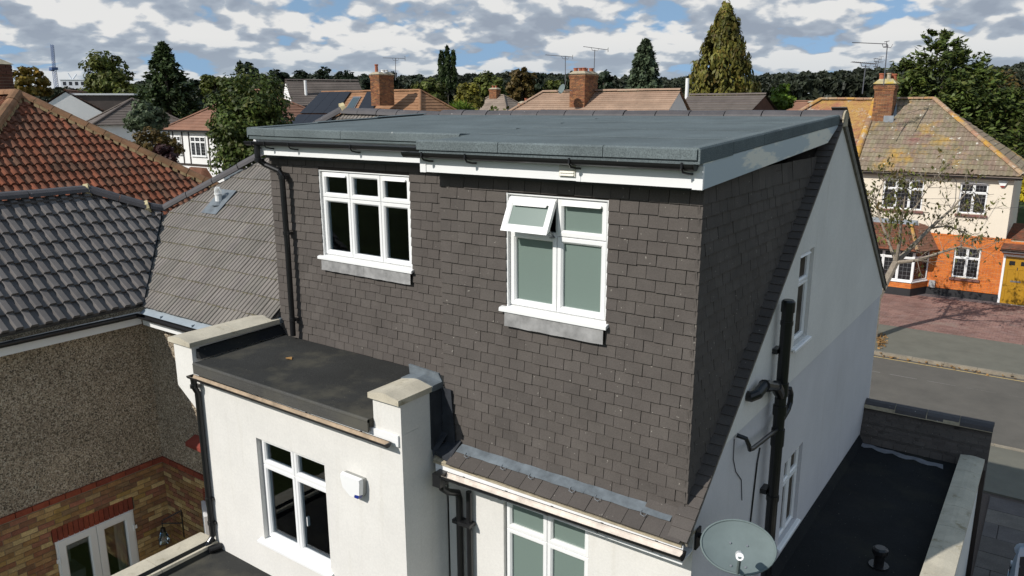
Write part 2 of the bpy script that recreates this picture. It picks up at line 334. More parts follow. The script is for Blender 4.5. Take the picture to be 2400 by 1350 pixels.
# ------------------------------------------------------------------ object helpers
def link(o, parent=None):
    COL.objects.link(o)
    if parent is not None: o.parent = parent
    return o
def empty(name, loc, label, cat, group=None):
    o = D.objects.new(name, None); o.location = loc; o.empty_display_size = .2
    link(o); o['label'] = label; o['category'] = cat
    if group: o['group'] = group
    return o
def tag(o, label, cat, group=None):
    o['label'] = label; o['category'] = cat
    if group: o['group'] = group
    return o
def locofs(parent):
    v = np.zeros(3); p = parent
    while p is not None:
        v += np.array(p.location); p = p.parent
    return v
class MB:
    """collects world-space polygons; build() makes them ONE mesh object under its parent"""
    def __init__(s, T=None): s.v = []; s.f = []; s.T = T
    def P(s, p):
        if s.T is not None: p = s.T(p)
        s.v.append((float(p[0]), float(p[1]), float(p[2]))); return len(s.v)-1
    def poly(s, pts): s.f.append([s.P(p) for p in pts])
    def box(s, x0, x1, y0, y1, z0, z1):
        i = [s.P(p) for p in ((x0, y0, z0), (x1, y0, z0), (x1, y1, z0), (x0, y1, z0), (x0, y0, z1), (x1, y0, z1), (x1, y1, z1), (x0, y1, z1))]
        for q in ((3, 2, 1, 0), (4, 5, 6, 7), (0, 1, 5, 4), (1, 2, 6, 5), (2, 3, 7, 6), (3, 0, 4, 7)): s.f.append([i[k] for k in q])
    def prism(s, a, b):
        """solid between two matching outlines a and b"""
        n = len(a); ia = [s.P(p) for p in a]; ib = [s.P(p) for p in b]
        s.f.append(ia[::-1]); s.f.append(ib)
        for k in range(n): s.f.append([ia[k], ia[(k+1) % n], ib[(k+1) % n], ib[k]])
    def tube(s, pts, r, seg=8, cap=True):
        pts = [np.array(p, float) for p in pts]; n = len(pts)
        rr = r if hasattr(r, '__len__') else [r]*n
        rings = []; nrm = None
        for k in range(n):
            d = pts[min(k+1, n-1)]-pts[max(k-1, 0)]; d = d/(np.linalg.norm(d)+1e-9)
            if nrm is None:
                a = np.array([0, 0, 1.]) if abs(d[2]) < .9 else np.array([1., 0, 0]); nrm = np.cross(d, a)
            nrm = nrm-d*(nrm@d); nrm /= np.linalg.norm(nrm)+1e-9; b = np.cross(d, nrm)
            rings.append([s.P(pts[k]+rr[k]*(nrm*math.cos(2*math.pi*j/seg)+b*math.sin(2*math.pi*j/seg))) for j in range(seg)])
        for k in range(n-1):
            for j in range(seg): s.f.append([rings[k][j], rings[k][(j+1) % seg], rings[k+1][(j+1) % seg], rings[k+1][j]])
        if cap: s.f.append(rings[0][::-1]); s.f.append(rings[-1])
    def ring(s, u0, u1, v0, v1, bw, n0, n1, bevel=.012):
        """picture-frame in local (u, v, n): outer rectangle, border bw, n1 front, n0 back"""
        o = [(u0, v0), (u1, v0), (u1, v1), (u0, v1)]; i = [(u0+bw, v0+bw), (u1-bw, v0+bw), (u1-bw, v1-bw), (u0+bw, v1-bw)]
        m_ = [(u0+bw-bevel, v0+bw-bevel), (u1-bw+bevel, v0+bw-bevel), (u1-bw+bevel, v1-bw+bevel), (u0+bw-bevel, v1-bw+bevel)]
        e_ = [(u0+.004, v0+.004), (u1-.004, v0+.004), (u1-.004, v1-.004), (u0+.004, v1-.004)]
        for k in range(4):
            l = (k+1) % 4
            A = lambda q, n: (q[0], q[1], n)
            s.poly([A(o[k], n0), A(o[l], n0), A(o[l], n1-.004), A(o[k], n1-.004)])
            s.poly([A(o[k], n1-.004), A(o[l], n1-.004), A(e_[l], n1), A(e_[k], n1)])
            s.poly([A(e_[k], n1), A(e_[l], n1), A(m_[l], n1), A(m_[k], n1)])
            s.poly([A(m_[k], n1), A(m_[l], n1), A(i[l], n1-bevel), A(i[k], n1-bevel)])
            s.poly([A(i[k], n1-bevel), A(i[l], n1-bevel), A(i[l], n0), A(i[k], n0)])
            s.poly([A(i[k], n0), A(i[l], n0), A(o[l], n0), A(o[k], n0)])
    def build(s, name, mat, parent=None, smooth=False, kind=None, fixn=True):
        ofs = locofs(parent) if parent is not None else np.zeros(3)
        va = np.array(s.v, float).reshape(-1, 3)-ofs
        me = D.meshes.new(name); me.from_pydata(va.tolist(), [], s.f)
        if fixn:
            bm = bmesh.new(); bm.from_mesh(me); bmesh.ops.remove_doubles(bm, verts=bm.verts, dist=1e-5)
            bmesh.ops.recalc_face_normals(bm, faces=bm.faces); bm.to_mesh(me); bm.free()
        me.materials.append(M_[mat] if isinstance(mat, str) else mat)
        if smooth:
            for p in me.polygons: p.use_smooth = True
        o = D.objects.new(name, me); link(o, parent)
        if kind: o['kind'] = kind
        return o
def struct(o): o['kind'] = 'structure'; return o
def inview(c, rad=.2):
    q = proj(c); return q
def pieces(parent, name, tv, tf, mats, mat, limit=300, smooth=False, stuffname=None, budget_center=None):
    """many alike pieces: the ones that show largest become objects sharing one mesh, the rest one joined part"""
    mats = [np.array(m_, float) for m_ in mats]
    if not mats: return
    tv = np.array(tv, float); ofs = locofs(parent) if parent is not None else np.zeros(3)
    cen = np.array([m_[:3, :3]@tv.mean(0)+m_[:3, 3] for m_ in mats])
    q = proj(cen)
    vis = (q[:, 0] > -20) & (q[:, 0] < 2420) & (q[:, 1] > -20) & (q[:, 1] < 1370) & (q[:, 2] > 0)
    order = sorted(range(len(mats)), key=lambda i: (not vis[i], q[i, 2]))
    take = [i for i in order[:limit] if vis[i]]
    rest = [i for i in order if i not in set(take)]
    me = D.meshes.new(name); me.from_pydata(tv.tolist(), [], tf); me.materials.append(M_[mat])
    if smooth:
        for p in me.polygons: p.use_smooth = True
    for i in take:
        o = D.objects.new(name, me); m_ = mats[i].copy(); m_[:3, 3] -= ofs
        o.matrix_local = Matrix(m_.tolist()); link(o, parent); o.matrix_local = Matrix(m_.tolist())
    if rest:
        V = []; F = []; k = 0
        for i in rest:
            V.append(tv@mats[i][:3, :3].T+mats[i][:3, 3]-ofs); F += [[a+k for a in f] for f in tf]; k += len(tv)
        me2 = D.meshes.new(stuffname or name+'s'); me2.from_pydata(np.concatenate(V).tolist(), [], F); me2.materials.append(M_[mat])
        if smooth:
            for p in me2.polygons: p.use_smooth = True
        o = D.objects.new(stuffname or name+'s', me2); link(o, parent); o['kind'] = 'stuff'
def mat4(u, v, n, o):
    m_ = np.eye(4); m_[:3, 0] = u; m_[:3, 1] = v; m_[:3, 2] = n; m_[:3, 3] = o; return m_
def unit(v): v = np.array(v, float); return v/np.linalg.norm(v)
BOXF = [(3, 2, 1, 0), (4, 5, 6, 7), (0, 1, 5, 4), (1, 2, 6, 5), (2, 3, 7, 6), (3, 0, 4, 7)]
def boxv(x0, x1, y0, y1, z0, z1): return [(x0, y0, z0), (x1, y0, z0), (x1, y1, z0), (x0, y1, z0), (x0, y0, z1), (x1, y0, z1), (x1, y1, z1), (x0, y1, z1)]
def inpoly(pt, poly, marg=0.0):
    n = len(poly); sgn = None
    for k in range(n):
        a = np.array(poly[k]); b_ = np.array(poly[(k+1) % n]); e_ = b_-a
        cr_ = (e_[0]*(pt[1]-a[1])-e_[1]*(pt[0]-a[0]))/np.linalg.norm(e_)
        if cr_ < marg: return False
    return True
def tile_roof(parent, name, P3, w, gauge, prof, thick, mat, limit=300, lift=.022, over=.05, smooth=False, bond=0.0, jitter=.004, u0ofs=0.0, skipz=None):
    """lays profiled tiles over the convex roof polygon P3 (3-D, first edge = eaves); edge tiles are cut to the hips"""
    P3 = [np.array(p, float) for p in P3]
    u = unit(P3[1]-P3[0]); n = unit(np.cross(P3[1]-P3[0], P3[2]-P3[1]))
    if n[2] < 0: n = -n
    v = np.cross(n, u)
    if v[2] < 0: v = -v; u = -u
    O = P3[0]
    p2 = [((p-O)@u, (p-O)@v) for p in P3]
    area = sum(p2[k][0]*p2[(k+1) % len(p2)][1]-p2[(k+1) % len(p2)][0]*p2[k][1] for k in range(len(p2)))
    if area < 0: p2 = p2[::-1]
    us = [p[0] for p in p2]; vs = [p[1] for p in p2]
    Lt = gauge+over
    tv = []; k_ = len(prof)
    for (a, h) in prof: tv.append((a*w, 0, h+lift))
    for (a, h) in prof: tv.append((a*w, Lt, h))
    for (a, h) in prof: tv.append((a*w, 0, h+lift-thick))
    tf = []
    for i in range(k_-1):
        tf.append((i, i+1, k_+i+1, k_+i)); tf.append((2*k_+i, 2*k_+i+1, i+1, i))
    full = []; edge = []
    nv = int(math.ceil((max(vs)-min(vs))/gauge))+1
    for r_ in range(nv):
        vv = min(vs)+r_*gauge-.03
        off = (r_ % 2)*bond*w
        nu = int(math.ceil((max(us)-min(us))/w))+2
        for c_ in range(-1, nu):
            uu = min(us)+c_*w+off+u0ofs
            cs = [(uu+.01, vv+.04), (uu+w-.01, vv+.04), (uu+w-.01, vv+gauge-.01), (uu+.01, vv+gauge-.01)]
            ins = [inpoly(c2, p2) for c2 in cs]
            if not any(ins) and not inpoly((uu+w/2, vv+gauge/2), p2): continue
            o3 = O+u*(uu+random.uniform(-jitter, jitter))+v*(vv+random.uniform(-jitter, jitter))+n*random.uniform(0, jitter)
            (full if all(ins) else edge).append(mat4(u, v, n, o3))
    pieces(parent, name, tv, tf, full, mat, limit, smooth)
    if edge:
        ofs = locofs(parent); V = []; F = []; kk = 0
        for m_ in edge:
            V.append(np.array(tv)@m_[:3, :3].T+m_[:3, 3]); F += [[a+kk for a in f] for f in tf]; kk += len(tv)
        V = np.concatenate(V)-ofs
        me = D.meshes.new('cut_tiles'); me.from_pydata(V.tolist(), [], F)
        bm = bmesh.new(); bm.from_mesh(me)
        for k in range(len(p2)):
            a = np.array(p2[k]); b_ = np.array(p2[(k+1) % len(p2)]); e2 = b_-a
            if abs(e2[1]) < 1e-4 and a[1] < 1e-3+min(vs): continue      # leave the eaves overhang
            nin = np.array([-e2[1], e2[0]])/np.linalg.norm(e2)
            no = -(u*nin[0]+v*nin[1]); co = O+u*a[0]+v*a[1]-ofs
            bmesh.ops.bisect_plane(bm, geom=bm.verts[:]+bm.edges[:]+bm.faces[:], plane_co=Vector(co), plane_no=Vector(no), clear_outer=True)
        bm.to_mesh(me); bm.free(); me.materials.append(M_[mat])
        o = D.objects.new('cut_tiles', me); link(o, parent); o['kind'] = 'stuff'
    return u, v, n
def half_tube(mb, a, b, r, n=7, t=.012, flat=0):
    """a half-round cover (ridge / hip tile) from a to b, open below"""
    a = np.array(a, float); b = np.array(b, float); d = unit(b-a)
    s = unit(np.cross(d, [0, 0, 1])); up = np.cross(s, d)
    O_ = []; I_ = []
    for k in range(n):
        th = math.pi*k/(n-1)
        O_.append(s*math.cos(th)*r+up*math.sin(th)*r*.85); I_.append(s*math.cos(th)*(r-t)+up*math.sin(th)*(r-t)*.85)
    prof = O_+I_[::-1]
    mb.prism([a+p for p in prof], [b+p for p in prof])
def ridge_run(parent, name, a, b, r, length, mat, gap=.012, collar=None):
    a = np.array(a, float); b = np.array(b, float); Lg = np.linalg.norm(b-a); k = max(1, round(Lg/length)); d = (b-a)/k
    for i in range(k):
        mb = MB(); dz = random.uniform(-.006, .006)
        p = a+d*i+unit(d)*gap/2+np.array([0, 0, dz]); q = a+d*(i+1)-unit(d)*gap/2+np.array([0, 0, dz+random.uniform(-.004, .004)])
        half_tube(mb, p, q, r*random.uniform(.97, 1.03)); mb.build(name, mat, parent, smooth=False)
def gutter(parent, a, b, r=.057, mat='black', inner=None, brackets=0, name='gutter', openend=(True, True), bracket_down=True):
    a = np.array(a, float); b = np.array(b, float); d = unit(b-a); s = unit(np.cross(d, [0, 0, 1])); up = np.array([0, 0, 1.])
    n = 9; O_ = []; I_ = []
    for k in range(n):
        th = math.pi+math.pi*k/(n-1)
        O_.append(s*math.cos(th)*r+up*math.sin(th)*r); I_.append(s*math.cos(th)*(r-.008)+up*math.sin(th)*(r-.008))
    mb = MB(); prof = O_+I_[::-1]; mb.prism([a+p for p in prof], [b+p for p in prof])
    for e_, w_ in ((a, openend[0]), (b, openend[1])):
        if w_: mb.prism([e_+p-d*.006 for p in O_], [e_+p+d*.006 for p in O_])
    g = mb.build(name, mat, parent)
    if inner:
        mb = MB(); I2 = [p*.93 for p in I_]
        for k in range(n-1): mb.poly([a+d*.02+I2[k], a+d*.02+I2[k+1], b-d*.02+I2[k+1], b-d*.02+I2[k]])
        mb.build('gutter_lining', inner, g)
    for k in range(brackets):
        f = (k+.5)/brackets; c = a+(b-a)*f; mb = MB()
        P1 = [p*1.10+up*.004 for p in O_]; P0 = [p*1.0+up*.004 for p in O_]
        pr = P1+P0[::-1]; mb.prism([c+p-d*.014 for p in pr], [c+p+d*.014 for p in pr])
        mb.build('bracket', mat, g)
    return g
def downpipe(parent, pts, r, clips=(), mat='black', name='downpipe', shoe=True):
    mb = MB(); mb.tube(pts, r, 12); g = mb.build(name, mat, parent, smooth=False)
    for c in clips:
        mb = MB(); c = np.array(c, float); mb.tube([c-np.array([0, 0, .022]), c+np.array([0, 0, .022])], r*1.22, 12)
        mb.box(c[0]-r*1.6, c[0]+r*1.6, c[1]+r*.3, c[1]+r*1.5, c[2]-.018, c[2]+.018)
        mb.build('pipe_clip', mat, g)
    return g
# wall frames: local (u, v, n) -> world
def face_S(y): return lambda p: (p[0], y-p[2], p[1])           # wall facing -Y, u=+X, v=+Z, n outward
def face_E(x): return lambda p: (x+p[2], p[0], p[1])           # wall facing +X, u=+Y, v=+Z
def wall_holes(mb, u0, u1, v0, v1, holes, depth):
    """wall slab with rectangular openings in local (u, v, n): face at n=0, back at n=-depth"""
    us = sorted({u0, u1, *[h[0] for h in holes], *[h[1] for h in holes]}); vs = sorted({v0, v1, *[h[2] for h in holes], *[h[3] for h in holes]})
    us = [x for x in us if u0 <= x <= u1]; vs = [x for x in vs if v0 <= x <= v1]
    inside = lambda a, b: any(h[0] < a < h[1] and h[2] < b < h[3] for h in holes)
    for i in range(len(us)-1):
        for j in range(len(vs)-1):
            if inside((us[i]+us[i+1])/2, (vs[j]+vs[j+1])/2): continue
            for n in (0, -depth): mb.poly([(us[i], vs[j], n), (us[i+1], vs[j], n), (us[i+1], vs[j+1], n), (us[i], vs[j+1], n)])
    for (a, b, c, d) in holes+[(u0, u1, v0, v1)]:
        mb.poly([(a, c, 0), (b, c, 0), (b, c, -depth), (a, c, -depth)]); mb.poly([(a, d, 0), (b, d, 0), (b, d, -depth), (a, d, -depth)])
        mb.poly([(a, c, 0), (a, d, 0), (a, d, -depth), (a, c, -depth)]); mb.poly([(b, c, 0), (b, d, 0), (b, d, -depth), (b, c, -depth)])
def window(parent, T, u0, u1, v0, v1, cols, transom, nf, sash=None, glass='glass', fw=.045, sb=.052, sill=True, silld=.10, sillup=.035, vents=(), skip=(), pane_label=None, mat='upvc', sillover=.07, bars=None):
    """uPVC casement window. cols: mullion positions, transom: height of the transom or None, nf: front of the outer frame"""
    mb = MB(T); mb.ring(u0, u1, v0, v1, fw, nf-.06, nf, .008)
    for c in cols: mb.box(c-fw*.55, c+fw*.55, v0+fw, v1-fw, nf-.06, nf-.001)
    if transom is not None:
        e_ = [u0+fw]+[x for c in cols for x in (c-fw*.55, c+fw*.55)]+[u1-fw]
        for k in range(0, len(e_), 2): mb.box(e_[k], e_[k+1], transom-fw*.5, transom+fw*.5, nf-.06, nf-.003)
    w = mb.build('window', mat, parent)
    ue = [u0]+list(cols)+[u1]; ve = [v0, v1] if transom is None else [v0, transom, v1]
    for i in range(len(ue)-1):
        for j in range(len(ve)-1):
            if (i, j) in skip: continue
            a = ue[i]+(.014 if i == 0 else .003); b = ue[i+1]-(.014 if i == len(ue)-2 else .003)
            c = ve[j]+(.014 if j == 0 else .003); d = ve[j+1]-(.014 if j == len(ve)-2 else .003)
            mb = MB(T); mb.ring(a, b, c, d, sb, nf-.04, nf+.018, .016); mb.build('sash', mat, w)
            mb = MB(T); mb.box(a+sb-.004, b-sb+.004, c+sb-.004, d-sb+.004, nf-.024, nf-.018); mb.build('pane', glass, w)
            if bars:
                nu_, nv_, wd = bars; mb = MB(T)
                for k in range(1, nu_): x = a+sb+(b-a-2*sb)*k/nu_; mb.box(x-wd, x+wd, c+sb, d-sb, nf-.0175, nf-.013)
                nn = nv_ if j == 0 else max(2, nv_//3)
                for k in range(1, nn): z = c+sb+(d-c-2*sb)*k/nn; mb.box(a+sb, b-sb, z-wd, z+wd, nf-.0172, nf-.0125)
                mb.build('lead_lattice', 'leadline', w)
            if (i, j) in vents:
                mb = MB(T); q0, q1 = a+.05, b-.05; mb.prism([(q0, d-sb+.005, nf+.018), (q0, d-sb+.03, nf+.018), (q0, d-sb+.004, nf+.045)], [(q1, d-sb+.005, nf+.018), (q1, d-sb+.03, nf+.018), (q1, d-sb+.004, nf+.045)])
                mb.build('trickle_vent', mat, w)
    if sill:
        mb = MB(T); so_ = sillover
        pr = [(0, -.03), (0, nf-.05), (sillup, nf-.05), (sillup, nf+.01), (sillup-.012, nf+silld-.012), (sillup-.02, nf+silld), (-.012, nf+silld), (-.012, nf+silld-.02), (0, nf+silld-.025)]
        pr = [(a-sillup+v0-.001, b) for a, b in pr]
        mb.prism([(u0-so_, a, b) for a, b in pr[1:]], [(u1+so_*.6, a, b) for a, b in pr[1:]]); mb.build('sill', mat, w)
    return w
def room(parent, x0, x1, y0, y1, z0, z1, open_side='S'):
    mb = MB()
    if open_side != 'S': mb.poly([(x0, y0, z0), (x1, y0, z0), (x1, y0, z1), (x0, y0, z1)])
    mb.poly([(x0, y1, z0), (x1, y1, z0), (x1, y1, z1), (x0, y1, z1)])
    mb.poly([(x0, y0, z0), (x0, y1, z0), (x0, y1, z1), (x0, y0, z1)])
    if open_side != 'E': mb.poly([(x1, y0, z0), (x1, y1, z0), (x1, y1, z1), (x1, y0, z1)])
    mb.poly([(x0, y0, z0), (x1, y0, z0), (x1, y1, z0), (x0, y1, z0)]); mb.poly([(x0, y0, z1), (x1, y0, z1), (x1, y1, z1), (x0, y1, z1)])
    return mb.build('room', 'room', parent, fixn=False)
def brick_wall(parent, T, u0, u1, v0, v1, holes, mat, joint, bl=.215, bh=.065, j=.010, dp=.012, limit=300, back=.1, name='brick', backname='wall'):
    mb = MB(T); wall_holes(mb, u0, u1, v0, v1, holes, back); mb.build(backname, joint, parent)
    O_ = np.array(T((0, 0, 0))); U = np.array(T((1, 0, 0)))-O_; V = np.array(T((0, 1, 0)))-O_; Nn = np.array(T((0, 0, 1)))-O_
    mats = []; r_ = 0; v = v0+j/2
    while v+bh <= v1+.002:
        u = u0-(bl+j)/2*(r_ % 2)
        while u < u1-.02:
            a = max(u, u0+.002); b = min(u+bl, u1-.002); segs = [(a, b)]
            for h in holes:
                if v+bh*.6 > h[2] and v+bh*.4 < h[3]:
                    ns = []
                    for (s0, s1) in segs:
                        if h[0] > s0: ns.append((s0, min(s1, h[0]-.004)))
                        if h[1] < s1: ns.append((max(s0, h[1]+.004), s1))
                    segs = ns
            for s0, s1 in segs:
                if s1-s0 > .03:
                    m_ = mat4(U*(s1-s0)/bl, V, Nn, O_+U*s0+V*v+Nn*random.uniform(-.002, .002)); mats.append(m_)
            u += bl+j
        v += bh+j; r_ += 1
    pieces(parent, name, boxv(0, bl, 0, bh, .0005, dp), BOXF, mats, mat, limit)

# ================================================================== SETTING
mb = MB(); mb.poly([(-1500, -800, G-.012), (1500, -800, G-.012), (1500, 2500, G-.012), (-1500, 2500, G-.012)])
struct(mb.build('ground', 'grass'))
mb = MB(); mb.poly([(-160, 15.2, G-.004), (60, 15.2, G-.004), (60, 21.2, G-.004), (-160, 21.2, G-.004)]); road = struct(mb.build('road', 'asphalt'))
mb = MB()
for y in (15.42, 20.98): mb.poly([(-60, y-.03, G), (40, y-.03, G), (40, y+.03, G), (-60, y+.03, G)])
o = mb.build('yellow_line', 'yellow', road)
mb = MB(); x = -30
while x < 20:
    mb.poly([(x, 19.40+.02*math.sin(x), G), (x+.75, 19.40+.02*math.sin(x+.7), G), (x+.75, 19.428, G), (x, 19.428, G)]); x += 1.02
mb.build('road_seam', 'seam', road)  # pale broken tar seam along the road
mb = MB(); mb.box(-160, 60, 21.36, 24.9, G-.3, G+.09); pav = struct(mb.build('pavement', 'pavement'))
mb = MB(); mb.box(-160, 60, 12.4, 15.04, G-.3, G+.09); struct(mb.build('pavement', 'pavement'))
kt = boxv(0, .9, 0, .14, -.2, .1)
kerb = D.objects.new('kerb', None); link(kerb); kerb['kind'] = 'structure'
pieces(kerb, 'kerb_stone', kt, BOXF, [mat4((1, 0, 0), (0, 1, 0), (0, 0, 1), (-12+k*.908, yy, G+random.uniform(-.004, .004))) for k in range(24) for yy in (21.2, 15.05)], 'kerb', 60)
# front drive of the brick house: block paving, cut back at a slant towards the pavement
mb = MB(); mb.box(-14, 14, 24.9, 31.5, G-.3, G+.072); drive = struct(mb.build('driveway', 'pavejoint'))
mats = []
yy = 24.92; r_ = 0
while yy < 30.9:
    x = -6.2+(r_ % 2)*.104
    while x < 4.6:
        mats.append(mat4((1, 0, 0), (0, 1, 0), (0, 0, 1), (x+random.uniform(-.003, .003), yy, G+.073+random.uniform(0, .006)))); x += .208
    yy += .138; r_ += 1
pieces(drive, 'paving_block', boxv(0, .2, 0, .128, 0, .018), BOXF, mats, 'paver', 300)
mb = MB(); mb.box(-7, 1.0, 30.6, 31.5, G, G+.098); struct(mb.build('gravel_strip', 'gravel'))
# slabs beside the side extension
mb = MB(); mb.box(.6, 8, 7.35, 12.4, G-.3, G+.05); mb.box(1.722, 8, -2, 7.349, G-.3, G+.05); yard = struct(mb.build('side_yard', 'pavejoint'))
mats = []; yy = 12.2
for row in range(16):
    hgt = .6; yy -= hgt+.012; x = 1.74+random.choice((0, -.2, -.35))
    while x < 7:
        wd = random.choice((.45, .6, .9)); 
        if x+wd > 1.75: mats.append(mat4((max(.05, wd-max(0, 1.76-x))/.6, 0, 0), (0, hgt/.6, 0), (0, 0, 1), (max(x, 1.76), yy, G+.051+random.uniform(0, .008))))
        x += wd+.012
pieces(yard, 'paving_slab', boxv(0, .6, 0, .6, 0, .03), BOXF, mats, 'slab', 120)

# ================================================================== THE HOUSE WITH THE TILE-HUNG DORMER
H = empty('house', (0, 0, G), 'white rendered house with a big dark tile-hung dormer and felt flat roof', 'house')
S = .824; RP = lambda y: .05+S*y                     # rear roof slope
YR, ZR = 3.80, RP(3.80)                              # ridge
YL = .72                                             # left half of the dormer is set back
# --- walls
GV = lambda x: 0
mb = MB(face_E(.06)); HW = (2.58, 3.10, .80, 1.80); HW2 = (2.70, 3.42, -1.62, -.60)
yfe = 7.44
outline = [(.07, -.02), (yfe, .50), (YR, ZR-.04)]
# gable wall (upper, smooth), with a square window hole: built as cells round the opening
def gable_cells(mb, holes, zlo):
    ys = [.467, 1.3, 2.0, 2.58, 3.10, YR, 5.0, 6.2, yfe]
    zt = lambda y: min(RP(y)-.03, .53+(yfe-y)*.737-.03)
    for a, b in zip(ys[:-1], ys[1:]):
        segs = [(zlo, None)]
        for h in holes:
            if h[0]-1e-6 <= a and b <= h[1]+1e-6: segs = [(zlo, h[2]), (h[3], None)]
        for c, d in segs:
            ta, tb_ = (zt(a), zt(b)) if d is None else (d, d)
            if ta <= c and tb_ <= c: continue
            ta = max(ta, c); tb_ = max(tb_, c)
            mb.poly([(a, c, 0), (b, c, 0), (b, tb_, 0), (a, ta, 0)])
            mb.poly([(a, c, -.25), (b, c, -.25), (b, tb_, -.25), (a, ta, -.25)])
    for h in holes:
        a, b, c, d = h
        for q in ([(a, c), (b, c)], [(a, d), (b, d)], [(a, c), (a, d)], [(b, c), (b, d)]):
            mb.poly([(*q[0], 0), (*q[1], 0), (*q[1], -.25), (*q[0], -.25)])
gable_cells(mb, [HW], .405)
mb.poly([(.45, .405, 0), (yfe, .405, 0), (yfe, .405, -.02), (.45, .405, -.02)])
mb.build('gable_wall', 'render', H, fixn=False)
mb = MB(face_E(.045)); wall_holes(mb, .467, yfe-.06, G, .404, [HW2], .25)
mb.prism([(.075, G, 0), (.466, G, 0), (.466, .404, 0), (.075, .06, 0)], [(.075, G, -.25), (.466, G, -.25), (.466, .404, -.25), (.075, .06, -.25)])
mb.build('side_wall', 'render_grey', H)
window(H, face_E(.06), HW[0]+.002, HW[1]-.002, HW[2], HW[3]-.002, [], 1.45, -.055, glass='sideglass', fw=.03, sb=.042, vents=((0, 1),), silld=.10, sillup=.03)
window(H, face_E(.045), HW2[0]+.002, HW2[1]-.002, HW2[2], HW2[3]-.002, [3.06], -.93, -.055, glass='sideglass', fw=.03, sb=.042, silld=.10, sillup=.03)
room(H, -2.4, -.21, 2.0, 4.2, .55, 2.3, 'E'); room(H, -2.4, -.21, 1.6, 4.6, -2.3, -.3, 'E')
mb = MB()
mb.box(-6.1, .04, yfe-.08, yfe, G, .45); mb.build('front_wall', 'render', H)
# rear wall right of the bay
RW = (-1.92, -.95, -1.75, -.40)
mb = MB(face_S(.07)); wall_holes(mb, -2.63, .044, G, -.16, [RW], .25); mb.build('rear_wall', 'render', H)
window(H, face_S(.07), RW[0]+.002, RW[1]-.002, RW[2], RW[3]-.002, [-1.425], -.80, -.05, glass='frost', sill=True)
mb = MB(); mb.box(RW[0]+.0, RW[0]+.012, .06, .07-.001, RW[2], RW[3]); 
# --- roof slopes that show: rear slope strip by the verge, front slope
mb = MB()
mb.prism([(-.35, -.12, RP(-.12)-.06), (.06, -.12, RP(-.12)-.06), (.06, YR, ZR-.06), (-.35, YR, ZR-.06)], [(-.35, -.12, RP(-.12)-.02), (.06, -.12, RP(-.12)-.02), (.06, YR, ZR-.02), (-.35, YR, ZR-.02)])
zf = lambda y: .53+(yfe+.1-y)*.735
mb.prism([(-6.1, YR, ZR-.06), (.06, YR, ZR-.06), (.06, yfe+.1, zf(yfe+.1)-.06), (-6.1, yfe+.1, zf(yfe+.1)-.06)], [(-6.1, YR, ZR-.02), (.06, YR, ZR-.02), (.06, yfe+.1, zf(yfe+.1)-.02), (-6.1, yfe+.1, zf(yfe+.1)-.02)])
mb.build('roof', 'tile', H)
# verge tiles (rear slope strip and the front slope's stepped edge)
uv = unit((0, 1, S)); nv_ = unit((0, -S, 1))
mats = []; s_ = -.05; k = 0
while True:
    y = -.16+s_*uv[1]
    if y > YR-.1: break
    z = RP(y)
    mats.append(mat4((1, 0, 0), uv, nv_, (-.068+.0*(k % 2), y, z+.0))); s_ += .1; k += 1
vt = [(0, 0, .016), (.168, 0, .016), (.168, .16, .0), (0, .16, .0), (0, 0, .003), (.168, 0, .003), (.168, .16, -.012), (0, .16, -.012)]
VF = [(0, 1, 2, 3), (4, 7, 6, 5), (0, 4, 5, 1), (1, 5, 6, 2), (2, 6, 7, 3), (3, 7, 4, 0)]
pieces(H, 'verge_tile', vt, VF, mats, 'tile', 60)
uf = unit((0, -1, .735)); nf_ = unit((0, .735, 1)); mats = []; s_ = 0
while True:
    y = yfe+.12+s_*uf[1]
    if y < YR+.1: break
    mats.append(mat4((-1, 0, 0), uf, nf_, (.10, y, zf(y)))); s_ += .1
pieces(H, 'front_verge_tile', vt, VF, mats, 'tile', 60)
mb = MB()   # pointed undercloak along both verges
for (ya, za, yb, zb) in ((-.16, RP(-.16), YR, ZR), (YR, ZR, yfe+.12, zf(yfe+.12))):
    mb.prism([(.0601, ya, za-.085), (.088, ya, za-.085), (.088, ya, za+.005), (.0601, ya, za+.005)], [(.0601, yb, zb-.085), (.088, yb, zb-.085), (.088, yb, zb+.005), (.0601, yb, zb+.005)])
mb.build('verge_board', simple('verge_mortar', (.17, .155, .125), .9, .3, 14), H)
# ridge
ridge_run(H, 'ridge_tile', (-5.78, YR, ZR-.04), (.085, YR, ZR-.042), .115, .45, 'ridge')
mb = MB(); half_tube(mb, (.086, YR, ZR-.042), (.105, YR, ZR-.042), .118); mb.prism([(.088, YR-.11, ZR-.12), (.088, YR+.11, ZR-.12), (.088, YR+.10, ZR+.01), (.088, YR, ZR+.055), (.088, YR-.10, ZR+.01)], [(.10, YR-.11, ZR-.12), (.10, YR+.11, ZR-.12), (.10, YR+.10, ZR+.01), (.10, YR, ZR+.055), (.10, YR-.10, ZR+.01)])
mb.build('ridge_end', 'mortar', H)
